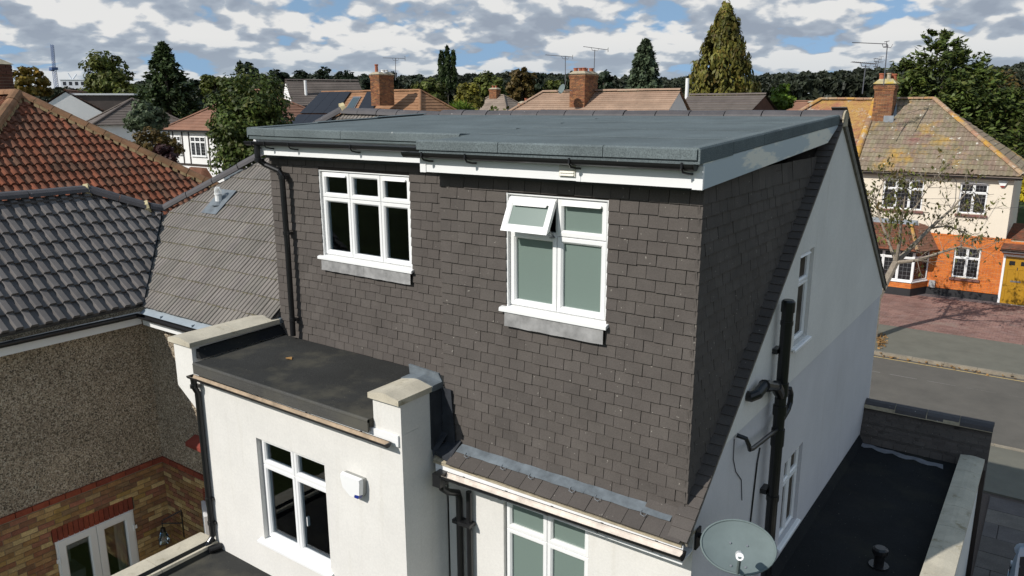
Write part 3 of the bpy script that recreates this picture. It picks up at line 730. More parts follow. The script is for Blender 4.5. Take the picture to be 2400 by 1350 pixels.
# --- dormer carcass (behind the hanging tiles)
W2 = (-1.83, -.805, 1.485, 2.55); W1 = (-5.155, -3.67, 1.485, 2.56)
mb = MB(face_S(.03)); wall_holes(mb, -2.60, -.03, -.02, 2.71, [W2], .16); mb.build('dormer_wall', 'timber', H)
mb = MB(face_S(YL+.03)); wall_holes(mb, -6.06, -2.76, .22, 2.71, [W1], .16); mb.build('dormer_wall', 'timber', H)
mb = MB(); mb.box(-2.60, -2.46, .191, YL+.2, 0, 2.7); mb.build('dormer_return', 'tile', H)
mb = MB(); mb.prism([(-.03, .04, .02), (-.03, .04, 2.7), (-.03, 3.2, 2.7), (-.03, 3.2, RP(3.2)-.1)], [(-.15, .04, .02), (-.15, .04, 2.7), (-.15, 3.2, 2.7), (-.15, 3.2, RP(3.2)-.1)]); mb.build('dormer_cheek', 'timber', H)
mb = MB(); mb.prism([(-6.06, YL+.06, .5), (-6.06, YL+.06, 2.7), (-6.06, 3.2, 2.7)], [(-5.95, YL+.06, .5), (-5.95, YL+.06, 2.7), (-5.95, 3.2, 2.7)]); mb.build('dormer_cheek', 'tile', H)
room(H, -2.4, -.3, .2, 2.6, 1.0, 2.68); room(H, -6.0, -2.9, YL+.2, 3.2, 1.0, 2.68)
mb = MB()
for k in range(9):
    x = -5.12+.035*k; mb.tube([(x, YL+.30+.02*(k % 2), 1.2), (x, YL+.30+.02*(k % 2), 2.5)], .02, 6)
mb.build('curtain', 'curtain', H, smooth=True)
# --- hanging tiles
GA, TW, GAP = .1027, .1635, .0055
tilt = .023
def hang(parent_list, T3, u0, u1, v0, ncourse, holes, start, cut=None, par0=0):
    """T3(u, v, n)->matrix; fills every course between openings, ends closed with tile-and-a-half pieces"""
    for c in range(ncourse):
        v = v0+c*GA
        umax = u1 if cut is None else min(u1, cut(v+.03))
        if umax-u0 < .05: continue
        segs = [(u0, umax)]
        for h in holes:
            if v+GA*.75 > h[2] and v+GA*.25 < h[3]:
                ns = []
                for s0, s1 in segs:
                    if h[0] > s0+.03: ns.append((s0, min(s1, h[0])))
                    if h[1] < s1-.03: ns.append((max(s0, h[1]), s1))
                segs = [q for q in ns if q[1]-q[0] > .03]
        for s0, s1 in segs:
            g = start+((c+par0) % 2)*.084
            k0 = math.floor((s0-g)/(TW+GAP)); cuts = []
            x = g+k0*(TW+GAP)
            while x < s1+TW:
                if s0+.075 < x < s1-.075: cuts.append(x)
                x += TW+GAP
            ed = [s0]+cuts+[s1]
            for a, b in zip(ed[:-1], ed[1:]):
                parent_list.append(T3(a+GAP/2, b-a-GAP, v))
def T3_S(y):
    def f(a, w, v):
        th = math.atan2(tilt, .19)+random.uniform(-.012, .014); rz = random.uniform(-.009, .009)
        up = np.array([rz, math.sin(th), math.cos(th)]); n = np.array([0, -math.cos(th), math.sin(th)])
        return mat4((w/TW, 0, -rz*w/TW), up, n, (a, y+random.uniform(-.003, .002), v+random.choice((0, 0, 0, -.004, .003))+random.uniform(-.0025, .0025)))
    return f
def T3_E(x):
    def f(a, w, v):
        th = math.atan2(tilt, .19)+random.uniform(-.012, .014); rz = random.uniform(-.009, .009)
        up = np.array([-math.sin(th), rz, math.cos(th)]); n = np.array([math.cos(th), 0, math.sin(th)])
        return mat4((0, w/TW, -rz*w/TW), up, n, (x+random.uniform(-.002, .002), a, v+random.uniform(-.002, .002)))
    return f
hm = []
hang(hm, T3_S(.012), -2.61, .0, .0, 26, [(W2[0], W2[1], 1.34, W2[3]+.0)], -2.61+.05)
hang(hm, T3_S(YL+.012), -6.08, -2.76, .34, 23, [(W1[0], W1[1], 1.35, W1[3]-.0)], -6.08+.03, par0=0)
hang(hm, T3_E(-.012), .012, 4, .0, 26, [], .012+.05, cut=lambda v: (v-.05)/S+.13)
pieces(H, 'hanging_tile', boxv(0, TW, 0, .19, -.013, 0), BOXF, hm, 'tile', 300)
mb = MB()
for (x0, x1, y) in ((-2.60, -.01, .028), (-6.07, -2.76, YL+.028)): mb.box(x0, x1, y-.055, y, 2.672, 2.708)
mb.build('top_batten', 'black', H)
# dormer windows
mb = MB()
for (w_, yf) in ((W2, .03), (W1, YL+.03)):
    mb.box(w_[0]-.012, w_[0]+.012, yf-.004, yf+.09, w_[2]-.02, w_[3]); mb.box(w_[1]-.012, w_[1]+.006, yf+.0, yf+.09, w_[2]-.02, w_[3]); mb.box(w_[0]+.013, w_[1]-.013, yf+.002, yf+.05, w_[3]-.012, w_[3]+.012)
mb.build('reveal_lining', 'fascia', H)
d2 = window(H, face_S(.03), W2[0]+.014, W2[1]-.012, W2[2]+.035, W2[3]-.012, [-1.31], 2.205, -.035, glass='frost', vents=((0, 1), (1, 1)), skip=((0, 1),), silld=.095)
window(H, face_S(YL+.03), W1[0]+.014, W1[1]-.012, W1[2]+.035, W1[3]-.012, [-4.655, -4.148], 2.235, -.035, glass='glass', vents=((0, 1), (2, 1)), silld=.095)
# top-hung sash standing open
a0, a1, zb, zt = W2[0]+.03, -1.316, 2.212, W2[3]-.03
ang = math.radians(27); hy = .03+.017
def Topen(p):
    u, v, n = p; dv = v-zt                     # hinge line along the top
    return (u, hy+dv*math.sin(ang)-n*math.cos(ang), zt+dv*math.cos(ang)+n*math.sin(ang)*-1+0)
mb = MB(Topen); mb.ring(a0, a1, zb, zt, .058, -.03, .028, .016); sash = mb.build('open_sash', 'upvc', d2); sash['label'] = 'top-hung sash standing open'
mb = MB(Topen); mb.box(a0+.054, a1-.054, zb+.054, zt-.054, .0, .006); mb.build('pane', 'frost', d2)
mb = MB(Topen); mb.prism([(a0+.07, zt-.05, .028), (a0+.07, zt-.025, .028), (a0+.07, zt-.05, .05)], [(a1-.07, zt-.05, .028), (a1-.07, zt-.025, .028), (a1-.07, zt-.05, .05)]); mb.build('trickle_vent', 'upvc', d2)
mb = MB(); mb.box(-1.36, -1.33, .0, .06, 2.19, 2.20); mb.tube([(-1.345, .05, 2.20), (-1.345, -.02, 2.26)], .006, 6); mb.build('window_stay', 'metal', d2)
mb = MB()   # window handle of the three-light window
mb.tube([(-4.07, YL+.13, 1.78), (-4.07, YL+.10, 1.80), (-4.07, YL+.10, 1.93)], .011, 6); mb.build('window_handle', 'upvc', H)
# lead aprons under the dormer windows
for (w_, y, nn) in ((W2, -.012, 1), (W1, YL-.012, 2)):
    xs = np.linspace(w_[0]+.0, w_[1]-.0, nn+1)
    for k in range(nn):
        mb = MB(); m_ = 8
        top = [(xs[k]+(xs[k+1]-xs[k])*i/m_+(.002 if k else 0), y-.003+.0015*math.sin(i*2.1), 1.49) for i in range(m_+1)]
        bot = [(p[0], y-.010+.002*math.sin(i*1.7+k), 1.338+.0025*math.sin(i*2.6)) for i, p in enumerate(top)]
        for i in range(m_): mb.poly([top[i], top[i+1], bot[i+1], bot[i]])
        mb.build('lead_apron', 'leadapron', H)
# --- dormer flat roof, trims, fascias, gutters
zr0, zr1 = 2.985, 3.172                      # felt level at the rear edge / at the ridge
def zroof(y): return zr0+(zr1-zr0)*(y+.25)/(3.75+.25)
mb = MB()
mb.prism([(-2.62, -.235, zroof(-.25)-.10), (.045, -.235, zroof(-.25)-.10), (.045, 3.74, zroof(3.74)-.10), (-2.62, 3.74, zroof(3.74)-.10)], [(-2.62, -.235, zroof(-.25)), (.045, -.235, zroof(-.25)), (.045, 3.74, zroof(3.74)), (-2.62, 3.74, zroof(3.74))])
mb.build('flat_roof', 'felt', H)
mb = MB()
mb.prism([(-6.06, .455, zroof(.44)-.10), (-2.622, .455, zroof(.44)-.10), (-2.622, 3.74, zroof(3.74)-.10), (-6.06, 3.74, zroof(3.74)-.10)], [(-6.06, .455, zroof(.44)+.02), (-2.622, .455, zroof(.44)), (-2.622, 3.74, zroof(3.74)), (-6.06, 3.74, zroof(3.74)+.0)])
mb.build('flat_roof', 'felt', H)
for (xa, xb, ylist) in ((-2.60, .03, (.62, 1.55, 2.5, 3.3)), (-6.0, -2.64, (1.3, 2.2, 3.0))):
    mb = MB()    # laps of the felt sheets: low welts across the roof
    for y in ylist:
        m_ = 10
        for k in range(m_):
            x0, x1 = xa+(xb-xa)*k/m_, xa+(xb-xa)*(k+1)/m_
            ya, yb = y+.012*math.sin(k*1.3+y), y+.012*math.sin((k+1)*1.3+y)
            mb.poly([(x0, ya, zroof(ya)+.001), (x1, yb, zroof(yb)+.001), (x1, yb+.012, zroof(yb)+.007), (x0, ya+.012, zroof(ya)+.007)]); mb.poly([(x0, ya+.012, zroof(ya)+.007), (x1, yb+.012, zroof(yb)+.007), (x1, yb+.10, zroof(yb+.1)+.001), (x0, ya+.10, zroof(ya+.1)+.001)])
    mb.build('felt_lap', 'felt', H)
def trim(parent, a, b, h, out, lip=.16):
    """felt edge trim: rounded nose, drop h, thin lip back over the roof"""
    a = np.array(a, float); b = np.array(b, float); d = unit(b-a); s = np.cross(d, [0, 0, 1.]); 
    if s@np.array(out, float) < 0: s = -s
    z = np.array([0, 0, 1.]); pr = [s*-lip+z*.004, s*-lip+z*.012, s*-.02+z*.020, s*.004+z*.017, s*.014+z*.004, s*.016-z*h, s*.0-z*h, s*.0-z*.0]
    mb = MB(); mb.prism([a+p for p in pr], [b+p for p in pr]); return mb.build('felt_trim', 'felttrim', parent)
xs = [-2.64, -1.72, -.72, .04]
for k in range(3): trim(H, (xs[k]+.003, -.235, zroof(-.25)), (xs[k+1]-.003, -.235, zroof(-.25)), .068, (0, -1, 0))
xs = [-6.07, -5.55, -4.4, -2.70]
for k in range(3): trim(H, (xs[k]+.003, .455, zroof(.44)+.02*(1-k/3)), (xs[k+1]-.003, .455, zroof(.44)+.02*(1-(k+1)/3)), .072, (0, -1, 0))
ys = [-.245, .42, 1.15, 1.95, 2.7, 3.35, 3.74]
for k in range(6): trim(H, (.045, ys[k]+.003, zroof(ys[k])), (.045, ys[k+1]-.003, zroof(ys[k+1])), .085+.012*(k < 1), (1, 0, 0), .10)
ys = [.44, 1.5, 2.6, 3.66]
for k in range(3): trim(H, (-6.06, ys[k], zroof(ys[k])+.02), (-6.06, ys[k+1]-.004, zroof(ys[k+1])+.01), .10, (-1, 0, 0), .06)
xs = [-2.66, -.98+.0, .035]
for k in range(2):
    mb = MB(); mb.box(xs[k]+.002, xs[k+1]-.002, -.165, -.147, 2.712-.004*k, 2.885); mb.build('fascia_board', 'fascia', H)
mb = MB(); mb.box(-2.67, -2.60, -.172, -.15, 2.708, 2.885); mb.box(-.02, .06, -.172, -.146, 2.70, 2.87); mb.box(-1.0, -.96, -.169, -.16, 2.709, 2.884); mb.build('fascia_joint', 'fascia', H)
mb = MB(); mb.box(-6.09, -2.63, .552, .57, 2.722, 2.905); mb.box(-6.10, -6.03, .545, .56, 2.719, 2.905); mb.build('fascia_board', 'fascia', H)
mb = MB(); mb.box(-2.64, .03, -.145, .0, 2.716, 2.728); mb.box(-6.08, -2.62, .572, YL+.01, 2.728, 2.74); mb.box(-6.0, -2.62, .49, .56, 2.905, 2.925); mb.build('soffit', 'fascia', H)
mb = MB(); mb.prism([(.036, -.165, 2.70), (.036, -.165, zroof(-.2)-.09), (.036, 3.70, zroof(3.70)-.09), (.036, 3.27, 2.90)], [(.056, -.165, 2.70), (.056, -.165, zroof(-.2)-.09), (.056, 3.70, zroof(3.70)-.09), (.056, 3.27, 2.90)])
mb.build('cheek_fascia', 'smear', H)
mb = MB()
mb.box(-1.155, -1.005, -.178, -.165, 2.742, 2.84)
for k in range(4): mb.prism([(-1.145, -.178, 2.752+k*.022), (-1.145, -.188, 2.75+k*.022), (-1.145, -.178, 2.77+k*.022)], [(-1.015, -.178, 2.752+k*.022), (-1.015, -.188, 2.75+k*.022), (-1.015, -.178, 2.77+k*.022)])
mb.build('soffit_vent', simple('cream_vent', (.66, .64, .56), .5), H)
gutter(H, (-2.80, -.225, 2.892), (.02, -.225, 2.888), .052, brackets=0)
g2 = gutter(H, (-6.16, .492, 2.885), (-2.70, .492, 2.88), .05)
def swan(parent, x, y, z):
    mb = MB(); mb.tube([(x, y-.055, z+.01), (x, y-.058, z-.03), (x, y-.03, z-.062), (x+.02, y+.02, z-.075), (x+.04, y+.055, z-.078)], .009, 6); mb.build('gutter_bracket', 'black', parent)
for x in (-2.55, -2.05, -1.0, -.06): swan(H, x, -.225, 2.89)
for x in (-6.0, -5.75, -5.3, -4.25): swan(H, x, .492, 2.882)
# corner downpipe with its swan neck
PX = -5.98
downpipe(H, [(PX, .50, 2.86), (PX, .50, 2.70), (PX, .51, 2.66), (PX+.05, .57, 2.60), (PX+.23, .63, 2.53), (PX+.26, .64, 2.48), (PX+.265, .645, 1.6), (PX+.25, .645, .40)], .036,
         [(PX, .50, 2.66), (PX+.26, .64, 2.45), (PX+.265, .645, 1.75), (PX+.262, .645, .62)])
# --- eaves strip below the dormer: lead, one course of tiles, fascia, gutter
mats = []; x = -2.40
eu = unit((0, 1, .62)); en = unit((0, -.62, 1))
while x < -.06:
    mats.append(mat4((1, 0, 0), eu, en, (x, -.215+random.uniform(-.004, .004), -.135+random.uniform(-.003, .003)))); x += .175
pieces(H, 'eaves_tile', [(0, 0, .03), (.17, 0, .03), (.17, .26, .004), (0, .26, .004), (0, 0, .014), (.17, 0, .014), (.17, .26, -.012), (0, .26, -.012)], VF, mats, 'tile', 40)
mb = MB(); mb.box(-2.60, .05, -.19, .12, -.175, -.155); mb.prism([(-2.6, -.19, -.15), (.05, -.19, -.15), (.05, .1, -.01), (-2.6, .1, -.01)], [(-2.6, -.19, -.14), (.05, -.19, -.14), (.05, .1, .0), (-2.6, .1, .0)]); mb.build('eaves_board', 'mortar', H)
xs = [-2.38, -1.62, -.92, -.10]
for k in range(3):
    mb = MB(); m_ = 9
    A = [(xs[k]+(xs[k+1]-xs[k])*i/m_, .004, .012+.003*math.sin(i*1.3)) for i in range(m_+1)]
    B = [(p[0]+.0, -.10+.003*math.sin(i*1.9+k), -.032+.002*math.sin(i*2.3)+.001*k) for i, p in enumerate(A)]
    mid = [((a[0]+b_[0])/2, (a[1]+b_[1])/2, (a[2]+b_[2])/2+.002) for a, b_ in zip(A, B)]
    for i in range(m_): mb.poly([A[i], A[i+1], mid[i+1], mid[i]]); mb.poly([mid[i], mid[i+1], B[i+1], B[i]])
    mb.build('lead_flashing', 'lead', H, smooth=True)
    for cx in (xs[k]+.12, xs[k]+.56):
        mb = MB(); mb.tube([(cx, -.085, -.016), (cx+.01, -.125, -.034), (cx+.05, -.135, -.038), (cx+.06, -.10, -.026)], .0035, 5); mb.build('lead_clip', 'greysash', H)
mb = MB(); mb.prism([(-2.56, .09, .02), (-2.39, .0, .02), (-2.39, -.20, -.115), (-2.60, -.16, -.10)], [(-2.56, .09, .035), (-2.39, .0, .035), (-2.39, -.20, -.10), (-2.62, -.16, -.06)])
mb.prism([(-2.645, -.15, -.05), (-2.60, -.19, -.12), (-2.56, .0, .1), (-2.64, .0, .1)], [(-2.64, -.15, -.04), (-2.595, -.19, -.11), (-2.55, .01, .1), (-2.63, .01, .1)]); mb.build('lead_soaker', 'leadshaded', H)
mb = MB(); mb.box(-2.58, .06, -.178, -.158, -.33, -.158); mb.build('fascia_board', 'fascia', H)
mb = MB(); mb.box(-2.58, .05, -.157, .068, -.33, -.315); mb.build('soffit', 'fascia', H)
gutter(H, (-2.47, -.238, -.228), (.085, -.238, -.192), .058, inner='gutter_in', brackets=5)
mb = MB(); mb.box(-2.52, -2.42, -.30, -.17, -.36, -.225); mb.tube([(-2.45, -.235, -.30), (-2.45, -.235, -.39), (-2.44, -.16, -.46), (-2.43, -.02, -.53), (-2.43, .0, -.60), (-2.43, .0, G)], .036, 12)
mb.build('downpipe', 'black', H)
mb = MB(); mb.tube([(-2.32, .02, -.5), (-2.32, .02, G)], .03, 10); mb.build('downpipe', 'black', H)
for z in (-.86, -2.2):
    mb = MB(); mb.box(-2.50, -2.27, -.04, .06, z-.02, z+.02); mb.build('pipe_clip', 'black', H)
# --- rear bay: walls, parapets, copings, felt roof
BY = -.57
LW = (-4.96, -3.80, -1.70, -.38)
mb = MB(face_S(BY)); wall_holes(mb, -6.10, -2.65, G, .235, [LW], .24); mb.build('bay_wall', 'render', H)
mb = MB(); mb.box(-2.90, -2.651, BY+.241, .07, G, .236); mb.box(-3.02, -2.651, BY+.001, -.001, .237, .55); mb.build('bay_side_wall', 'render', H)
mb = MB(); mb.box(-6.10, -5.90, BY+.24, .5, G, .236); mb.build('bay_party_wall', 'render', H)
mb = MB()   # left parapet with corbelled end
mb.prism([(-6.47, BY-.002, -.06), (-6.09, BY-.002, -.06), (-6.09, BY-.002, .50), (-6.47, BY-.002, .50)], [(-6.47, .86, -.06), (-6.09, .86, -.06), (-6.09, .86, .50), (-6.47, .86, .50)])
mb.prism([(-6.47, BY-.002, -.062), (-6.09, BY-.002, -.062), (-6.09, BY-.002, -.30), (-6.12, BY-.002, -.30)], [(-6.47, -.10, -.062), (-6.09, -.10, -.062), (-6.09, -.10, -.30), (-6.12, -.10, -.30)])
mb.build('party_parapet', 'render', H)
def coping(parent, x0, x1, y0, y1, z, nseg, mat='coping', h=.055, rise=.035):
    ys = np.linspace(y0, y1, nseg+1)
    for k in range(nseg):
        a, b = ys[k]+.003, ys[k+1]-.003; xm = (x0+x1)/2
        pr = lambda y: [(x0, y, z), (x1, y, z), (x1, y, z+h), (xm+.03, y, z+h+rise), (xm-.03, y, z+h+rise), (x0, y, z+h)]
        mb = MB(); mb.prism(pr(a), pr(b)); mb.build('coping_stone', mat, parent)
coping(H, -6.52, -6.055, BY-.045, .70, .502, 2); coping(H, -3.045, -2.635, BY-.045, -.12, .552, 1)
mb = MB()
for (x0, x1, y0, y1, z) in ((-6.525, -6.05, .70, .90, .503), (-3.05, -2.63, -.135, .02, .553)):
    xm = (x0+x1)/2; pr = lambda y, e: [(x0-e, y, z), (x1+e, y, z), (x1+e, y, z+.058+e), (xm, y, z+.096+e), (x0-e, y, z+.058+e)]
    mb.prism(pr(y0, .004), pr(y1, .006)); mb.build('lead_saddle', 'lead', H); mb = MB()
mb.prism([(-3.06, .0, .62), (-2.62, .0, .62), (-2.62, .012, .62), (-3.06, .012, .62)], [(-3.06, -.01, .72), (-2.66, -.01, .70), (-2.66, .012, .70), (-3.06, .012, .72)])
mb.build('lead_saddle', 'lead', H)
mb = MB(); mb.prism([(-2.62, .0, -.02), (-2.62, -.012, -.02), (-2.62, -.012, .56), (-2.62, .0, .56)], [(-2.46, .0, -.02), (-2.46, -.012, -.02), (-2.50, -.012, .56), (-2.50, .0, .56)]); mb.box(-2.648, -2.63, -.16, -.002, -.06, .548); mb.build('lead_soaker', 'leadshaded', H)
mb = MB()
mb.prism([(-5.98, BY-.05, .25), (-3.025, BY-.05, .25), (-3.025, .70, .30), (-5.98, .70, .30)], [(-5.98, BY-.05, .335), (-3.025, BY-.05, .335), (-3.025, .70, .355), (-5.98, .70, .355)])
mb.box(-2.99, -2.66, .0, .70, .25, .36)
mb.build('bay_roof', 'feltdark', H)
mb = MB(); mb.tube([(-5.98, BY-.056, .318), (-3.03, BY-.056, .318)], .022, 10); mb.prism([(-5.98, BY-.075, .205), (-5.98, BY-.052, .205), (-5.98, BY-.052, .33), (-5.98, BY-.075, .33)], [(-3.03, BY-.075, .205), (-3.03, BY-.052, .205), (-3.03, BY-.052, .33), (-3.03, BY-.075, .33)]); mb.build('felt_trim', 'feltedge', H)
mb = MB()   # felt upstands against the parapets and the tile hanging
mb.prism([(-6.086, -.52, .34), (-5.98, -.52, .352), (-6.08, -.52, .46)], [(-6.086, .72, .36), (-5.98, .72, .37), (-6.08, .72, .47)])
mb.prism([(-6.088, BY+.1, .34), (-6.075, BY+.1, .34), (-6.075, BY+.1, .47), (-6.088, BY+.1, .47)], [(-6.088, .71, .35), (-6.07, .71, .35), (-6.07, .71, .48), (-6.088, .71, .48)])
mb.build('felt_upstand', 'feltblack', H)
mb = MB(); mb.box(-6.0, -2.68, BY-.02, BY-.001, .12, .233); mb.build('fascia_board', 'fascia', H)
gutter(H, (-6.02, BY-.098, .185), (-2.74, BY-.098, .174), .046, inner='gutter_dirt', brackets=4)
downpipe(H, [(-5.98, BY-.085, .15), (-5.98, BY-.075, .02), (-5.98, BY-.045, -.05), (-5.98, BY-.045, -1.96), (-5.98, BY-.10, -2.03), (-5.98, BY-.15, -2.06)], .036, [(-5.98, BY-.085, .05), (-5.98, BY-.045, -1.45), (-5.98, BY-.045, -1.78)])
window(H, face_S(BY), LW[0]+.002, LW[1]-.002, LW[2]+.035, LW[3]-.002, [-4.385], -.72, -.075, glass='glass', fw=.05, sb=.055, silld=.13, sillup=.035, sillover=.07)
rm = room(H, -5.8, -3.05, BY+.235, 2.4, -2.3, .1)
mb = MB(); mb.box(LW[0]-.05, LW[1]+.05, BY+.15, BY+.62, LW[2]+.06, LW[2]+.10); mb.build('inner_sill', 'upvc', H)
mb = MB()
for k in range(8): mb.tube([(-4.93+.03*k, BY+.30+.015*(k % 2), -2.0), (-4.93+.03*k, BY+.30+.015*(k % 2), -.3)], .018, 6)
mb.build('curtain', 'curtain', H, smooth=True)
mb = MB(); mb.tube([(-4.27, BY+.14, -1.32), (-4.27, BY+.10, -1.31), (-4.27, BY+.10, -1.20)], .011, 6); mb.build('window_handle', 'upvc', H)
# --- flat roof of the ground-floor extension below the bay
mb = MB(); mb.box(-6.02, -2.0, -3.6, BY-.003, -2.30, -2.13); mb.build('extension_roof', 'feltdark', H)
mb = MB(); mb.box(-6.25, -6.0, -3.6, BY-.003, G, -2.10); mb.build('extension_parapet', 'render', H)
coping(H, -6.31, -5.93, -3.6, BY-.004, -2.098, 4, rise=.012)
mb = MB(); mb.box(-5.998, -5.93, -3.6, BY-.02, -2.13, -2.105); mb.prism([(-5.999, -3.6, -2.13), (-5.90, -3.6, -2.125), (-5.99, -3.6, -2.0)], [(-5.999, BY-.02, -2.13), (-5.90, BY-.02, -2.125), (-5.99, BY-.02, -2.0)]); mb.build('felt_upstand', 'feltblack', H)
mb = MB(); mb.tube([(-5.86, BY-.02, -2.075), (-5.90, BY-.16, -2.075)], .045, 12); mb.build('pipe_shoe', 'black', H)
# --- soil stack and waste pipes on the gable wall
SX, SY = .16, 1.90
mb = MB(); mb.tube([(SX, SY, -1.88), (SX, SY, 1.40)], .056, 14); st = mb.build('soil_stack', 'black', H, smooth=False)
for z, r_, h_ in ((1.40, .066, .05), (1.24, .062, .02), (.56, .066, .07), (.05, .066, .09), (-.02, .062, .03), (-.62, .064, .03), (-1.28, .064, .03), (.34, .068, .05)):
    mb = MB(); mb.tube([(SX, SY, z-h_), (SX, SY, z+h_)], r_, 14); mb.build('pipe_collar', 'black', st)
mb = MB(); mb.tube([(SX, SY, 1.40), (SX, SY, 1.455), (SX, SY, 1.47)], [.064, .064, .05], 14); mb.build('vent_cowl', 'black', st)
mb = MB(); mb.tube([(SX, SY, .48), (SX, SY-.16, .63), (SX-.01, SY-.55, .80-.04), (SX-.02, SY-.70, .72), (SX-.06, SY-.74, .70), (SX-.12, SY-.74, .70)], .05, 12); mb.build('waste_branch', 'black', st)
mb = MB(); mb.tube([(SX, SY-.10, .57), (SX, SY-.2, .655)], .058, 12); mb.tube([(SX, SY-.46, .73), (SX-.005, SY-.56, .765)], .058, 12); mb.build('pipe_collar', 'black', st)
mb = MB(); mb.tube([(SX, SY, .14), (SX, SY-.1, .15), (SX, SY-.78, .22), (SX, SY-.86, .24), (SX, SY-.90, .30), (SX-.02, SY-.93, .37), (SX-.10, SY-.95, .39)], .021, 10); mb.build('waste_pipe', 'black', st)
mb = MB(); mb.tube([(SX, SY+.05, .18), (SX, SY+.30, .24), (SX, SY+.36, .30), (SX, SY+.36, .40), (SX, SY+.32, .46), (SX-.10, SY+.26, .47)], .028, 10); mb.build('waste_pipe', 'black', st)
for z in (-.55, .95):
    mb = MB(); mb.box(.046, SX-.05, SY-.07, SY+.07, z-.025, z+.025); mb.build('pipe_bracket', 'black', st)
mb = MB(); mb.tube([(.055, 1.70, -.02), (.056, 1.64, -.16), (.055, 1.60, -.5), (.055, 1.52, -1.2), (.055, 1.49, -1.80)], .008, 6); mb.build('cable', 'black', H)
mb = MB(); mb.tube([(.052, .92, .36), (.052, .93, .16), (.052, 1.02, .0), (.052, 1.20, -.16), (.052, 1.26, -.4)], .0045, 5); mb.build('cable', 'aerial', H)
# --- side extension: felt roof, front parapet with ridge tiles, coped side parapet
GZ = -1.905
mb = MB(); mb.box(.046, 1.46, -1.5, 7.2, GZ-.2, GZ); mb.build('side_roof', 'feltblack', H)
mb = MB(); mb.prism([(.0455, 1.0, GZ), (.12, 1.0, GZ), (.0455, 1.0, GZ+.12)], [(.0455, 6.9, GZ), (.12, 6.9, GZ), (.0455, 6.9, GZ+.12)]); mb.build('felt_upstand', 'feltblack', H)
mb = MB(); mb.box(1.47, 1.72, -1.5, 7.0, G, -1.79); mb.build('side_parapet', 'render', H)
mb = MB(); mb.box(1.455, 1.735, -1.5, 6.82, -1.789, -1.772); mb.build('creasing_tile', 'redbrick', H)
coping(H, 1.445, 1.755, -1.5, 6.85, -1.771, 14, rise=.018)
for (yA, zA, yB, zB) in ((6.90, GZ, 7.10, -1.35),):
    dv = unit((0, yB-yA, zB-zA)); nn_ = unit(np.cross((1, 0, 0), dv)); Lw = math.hypot(yB-yA, zB-zA); mats = []; c = 0
    while c*.1 < Lw-.02:
        x = .05-(c % 2)*.083
        while x < 1.80:
            a, b = max(x, .05), min(x+.163, 1.79)
            if b-a > .03: mats.append(mat4(((b-a)/.163, 0, 0), dv, nn_, np.array([a, yA, zA])+dv*c*.1+nn_*.01))
            x += .167
        c += 1
    pieces(H, 'parapet_tile', boxv(0, .163, 0, .15, -.01, .004), BOXF, mats, 'tile', 120)
mb = MB(); mb.prism([(.047, 6.93, GZ-.1), (.047, 7.09, -1.36), (.047, 7.25, -1.36), (.047, 7.30, G)], [(1.78, 6.93, GZ-.1), (1.78, 7.09, -1.36), (1.78, 7.25, -1.36), (1.78, 7.30, G)]); mb.build('front_parapet', 'timber', H)
ridge_run(H, 'ridge_tile', (.05, 7.16, -1.36), (1.80, 7.16, -1.345), .125, .44, 'ridge')
mb = MB(); half_tube(mb, (.05, 7.16, -1.375), (1.79, 7.16, -1.36), .128, 7, .03); mb.build('ridge_bedding', 'mortar', H)
mb = MB(); rr = [(.10, 6.86)]+[(.15+.1*k, 6.855-.012*k+.02*math.sin(k*1.9)) for k in range(12)]; lo = [(p[0]+.02, p[1]-.13-.03*math.sin(k*2.2), ) for k, p in enumerate(rr)]
for k in range(12): mb.poly([(*rr[k], GZ+.012), (*rr[k+1], GZ+.012), (*lo[k+1], GZ+.006), (*lo[k], GZ+.006)])
mb.build('flashing_strip', simple('silver_flash', (.19, .19, .205), .6, .25, 12), H)
mb = MB(); mb.tube([(1.0, 3.42, GZ), (1.0, 3.42, GZ+.16)], .055, 14); mb.tube([(1.0, 3.42, GZ+.15), (1.0, 3.42, GZ+.17), (1.0, 3.42, GZ+.22), (1.0, 3.42, GZ+.24)], [.075, .085, .085, .06], 14); mb.tube([(1.0, 3.42, GZ+.0), (1.0, 3.42, GZ+.02)], .11, 14); mb.build('roof_vent', 'black', H)

# ------------------------------------------------------------------ things fixed to the house
B = empty('alarm_box', (-3.3, BY-.04, -.45), 'white alarm box with a blue corner on the white bay wall', 'alarm box')
T_ = lambda p: (-3.3+p[0], BY-.002-p[2], -.45+p[1])
mb = MB(T_); out = [(-.15, .10), (.13, .10), (.14, .085), (.13, -.07), (.10, -.11), (-.02, -.115), (-.13, -.05), (-.155, .06)]
mb.prism([(a*1.0, b, 0) for a, b in out], [(a, b, .05) for a, b in out]); mb.build('back_plate', simple('alarm_grey', (.30, .30, .28), .6), B)
mb = MB(T_); out2 = [(-.155, .11), (.135, .11), (.14, .07), (.128, -.068), (.06, -.075), (.045, -.11), (-.02, -.112), (-.13, -.04), (-.16, .07)]
mb.prism([(a, b, .05) for a, b in out2], [(a*.93, b*.93, .095) for a, b in out2]); mb.build('cover', 'upvc', B)
mb = MB(T_); out3 = [(.062, -.077), (.126, -.071), (.10, -.115), (.047, -.113)]
mb.prism([(a, b, .05) for a, b in out3], [(a*.93, b*.93, .093) for a, b in out3]); mb.build('strobe_lens', 'blue', B)
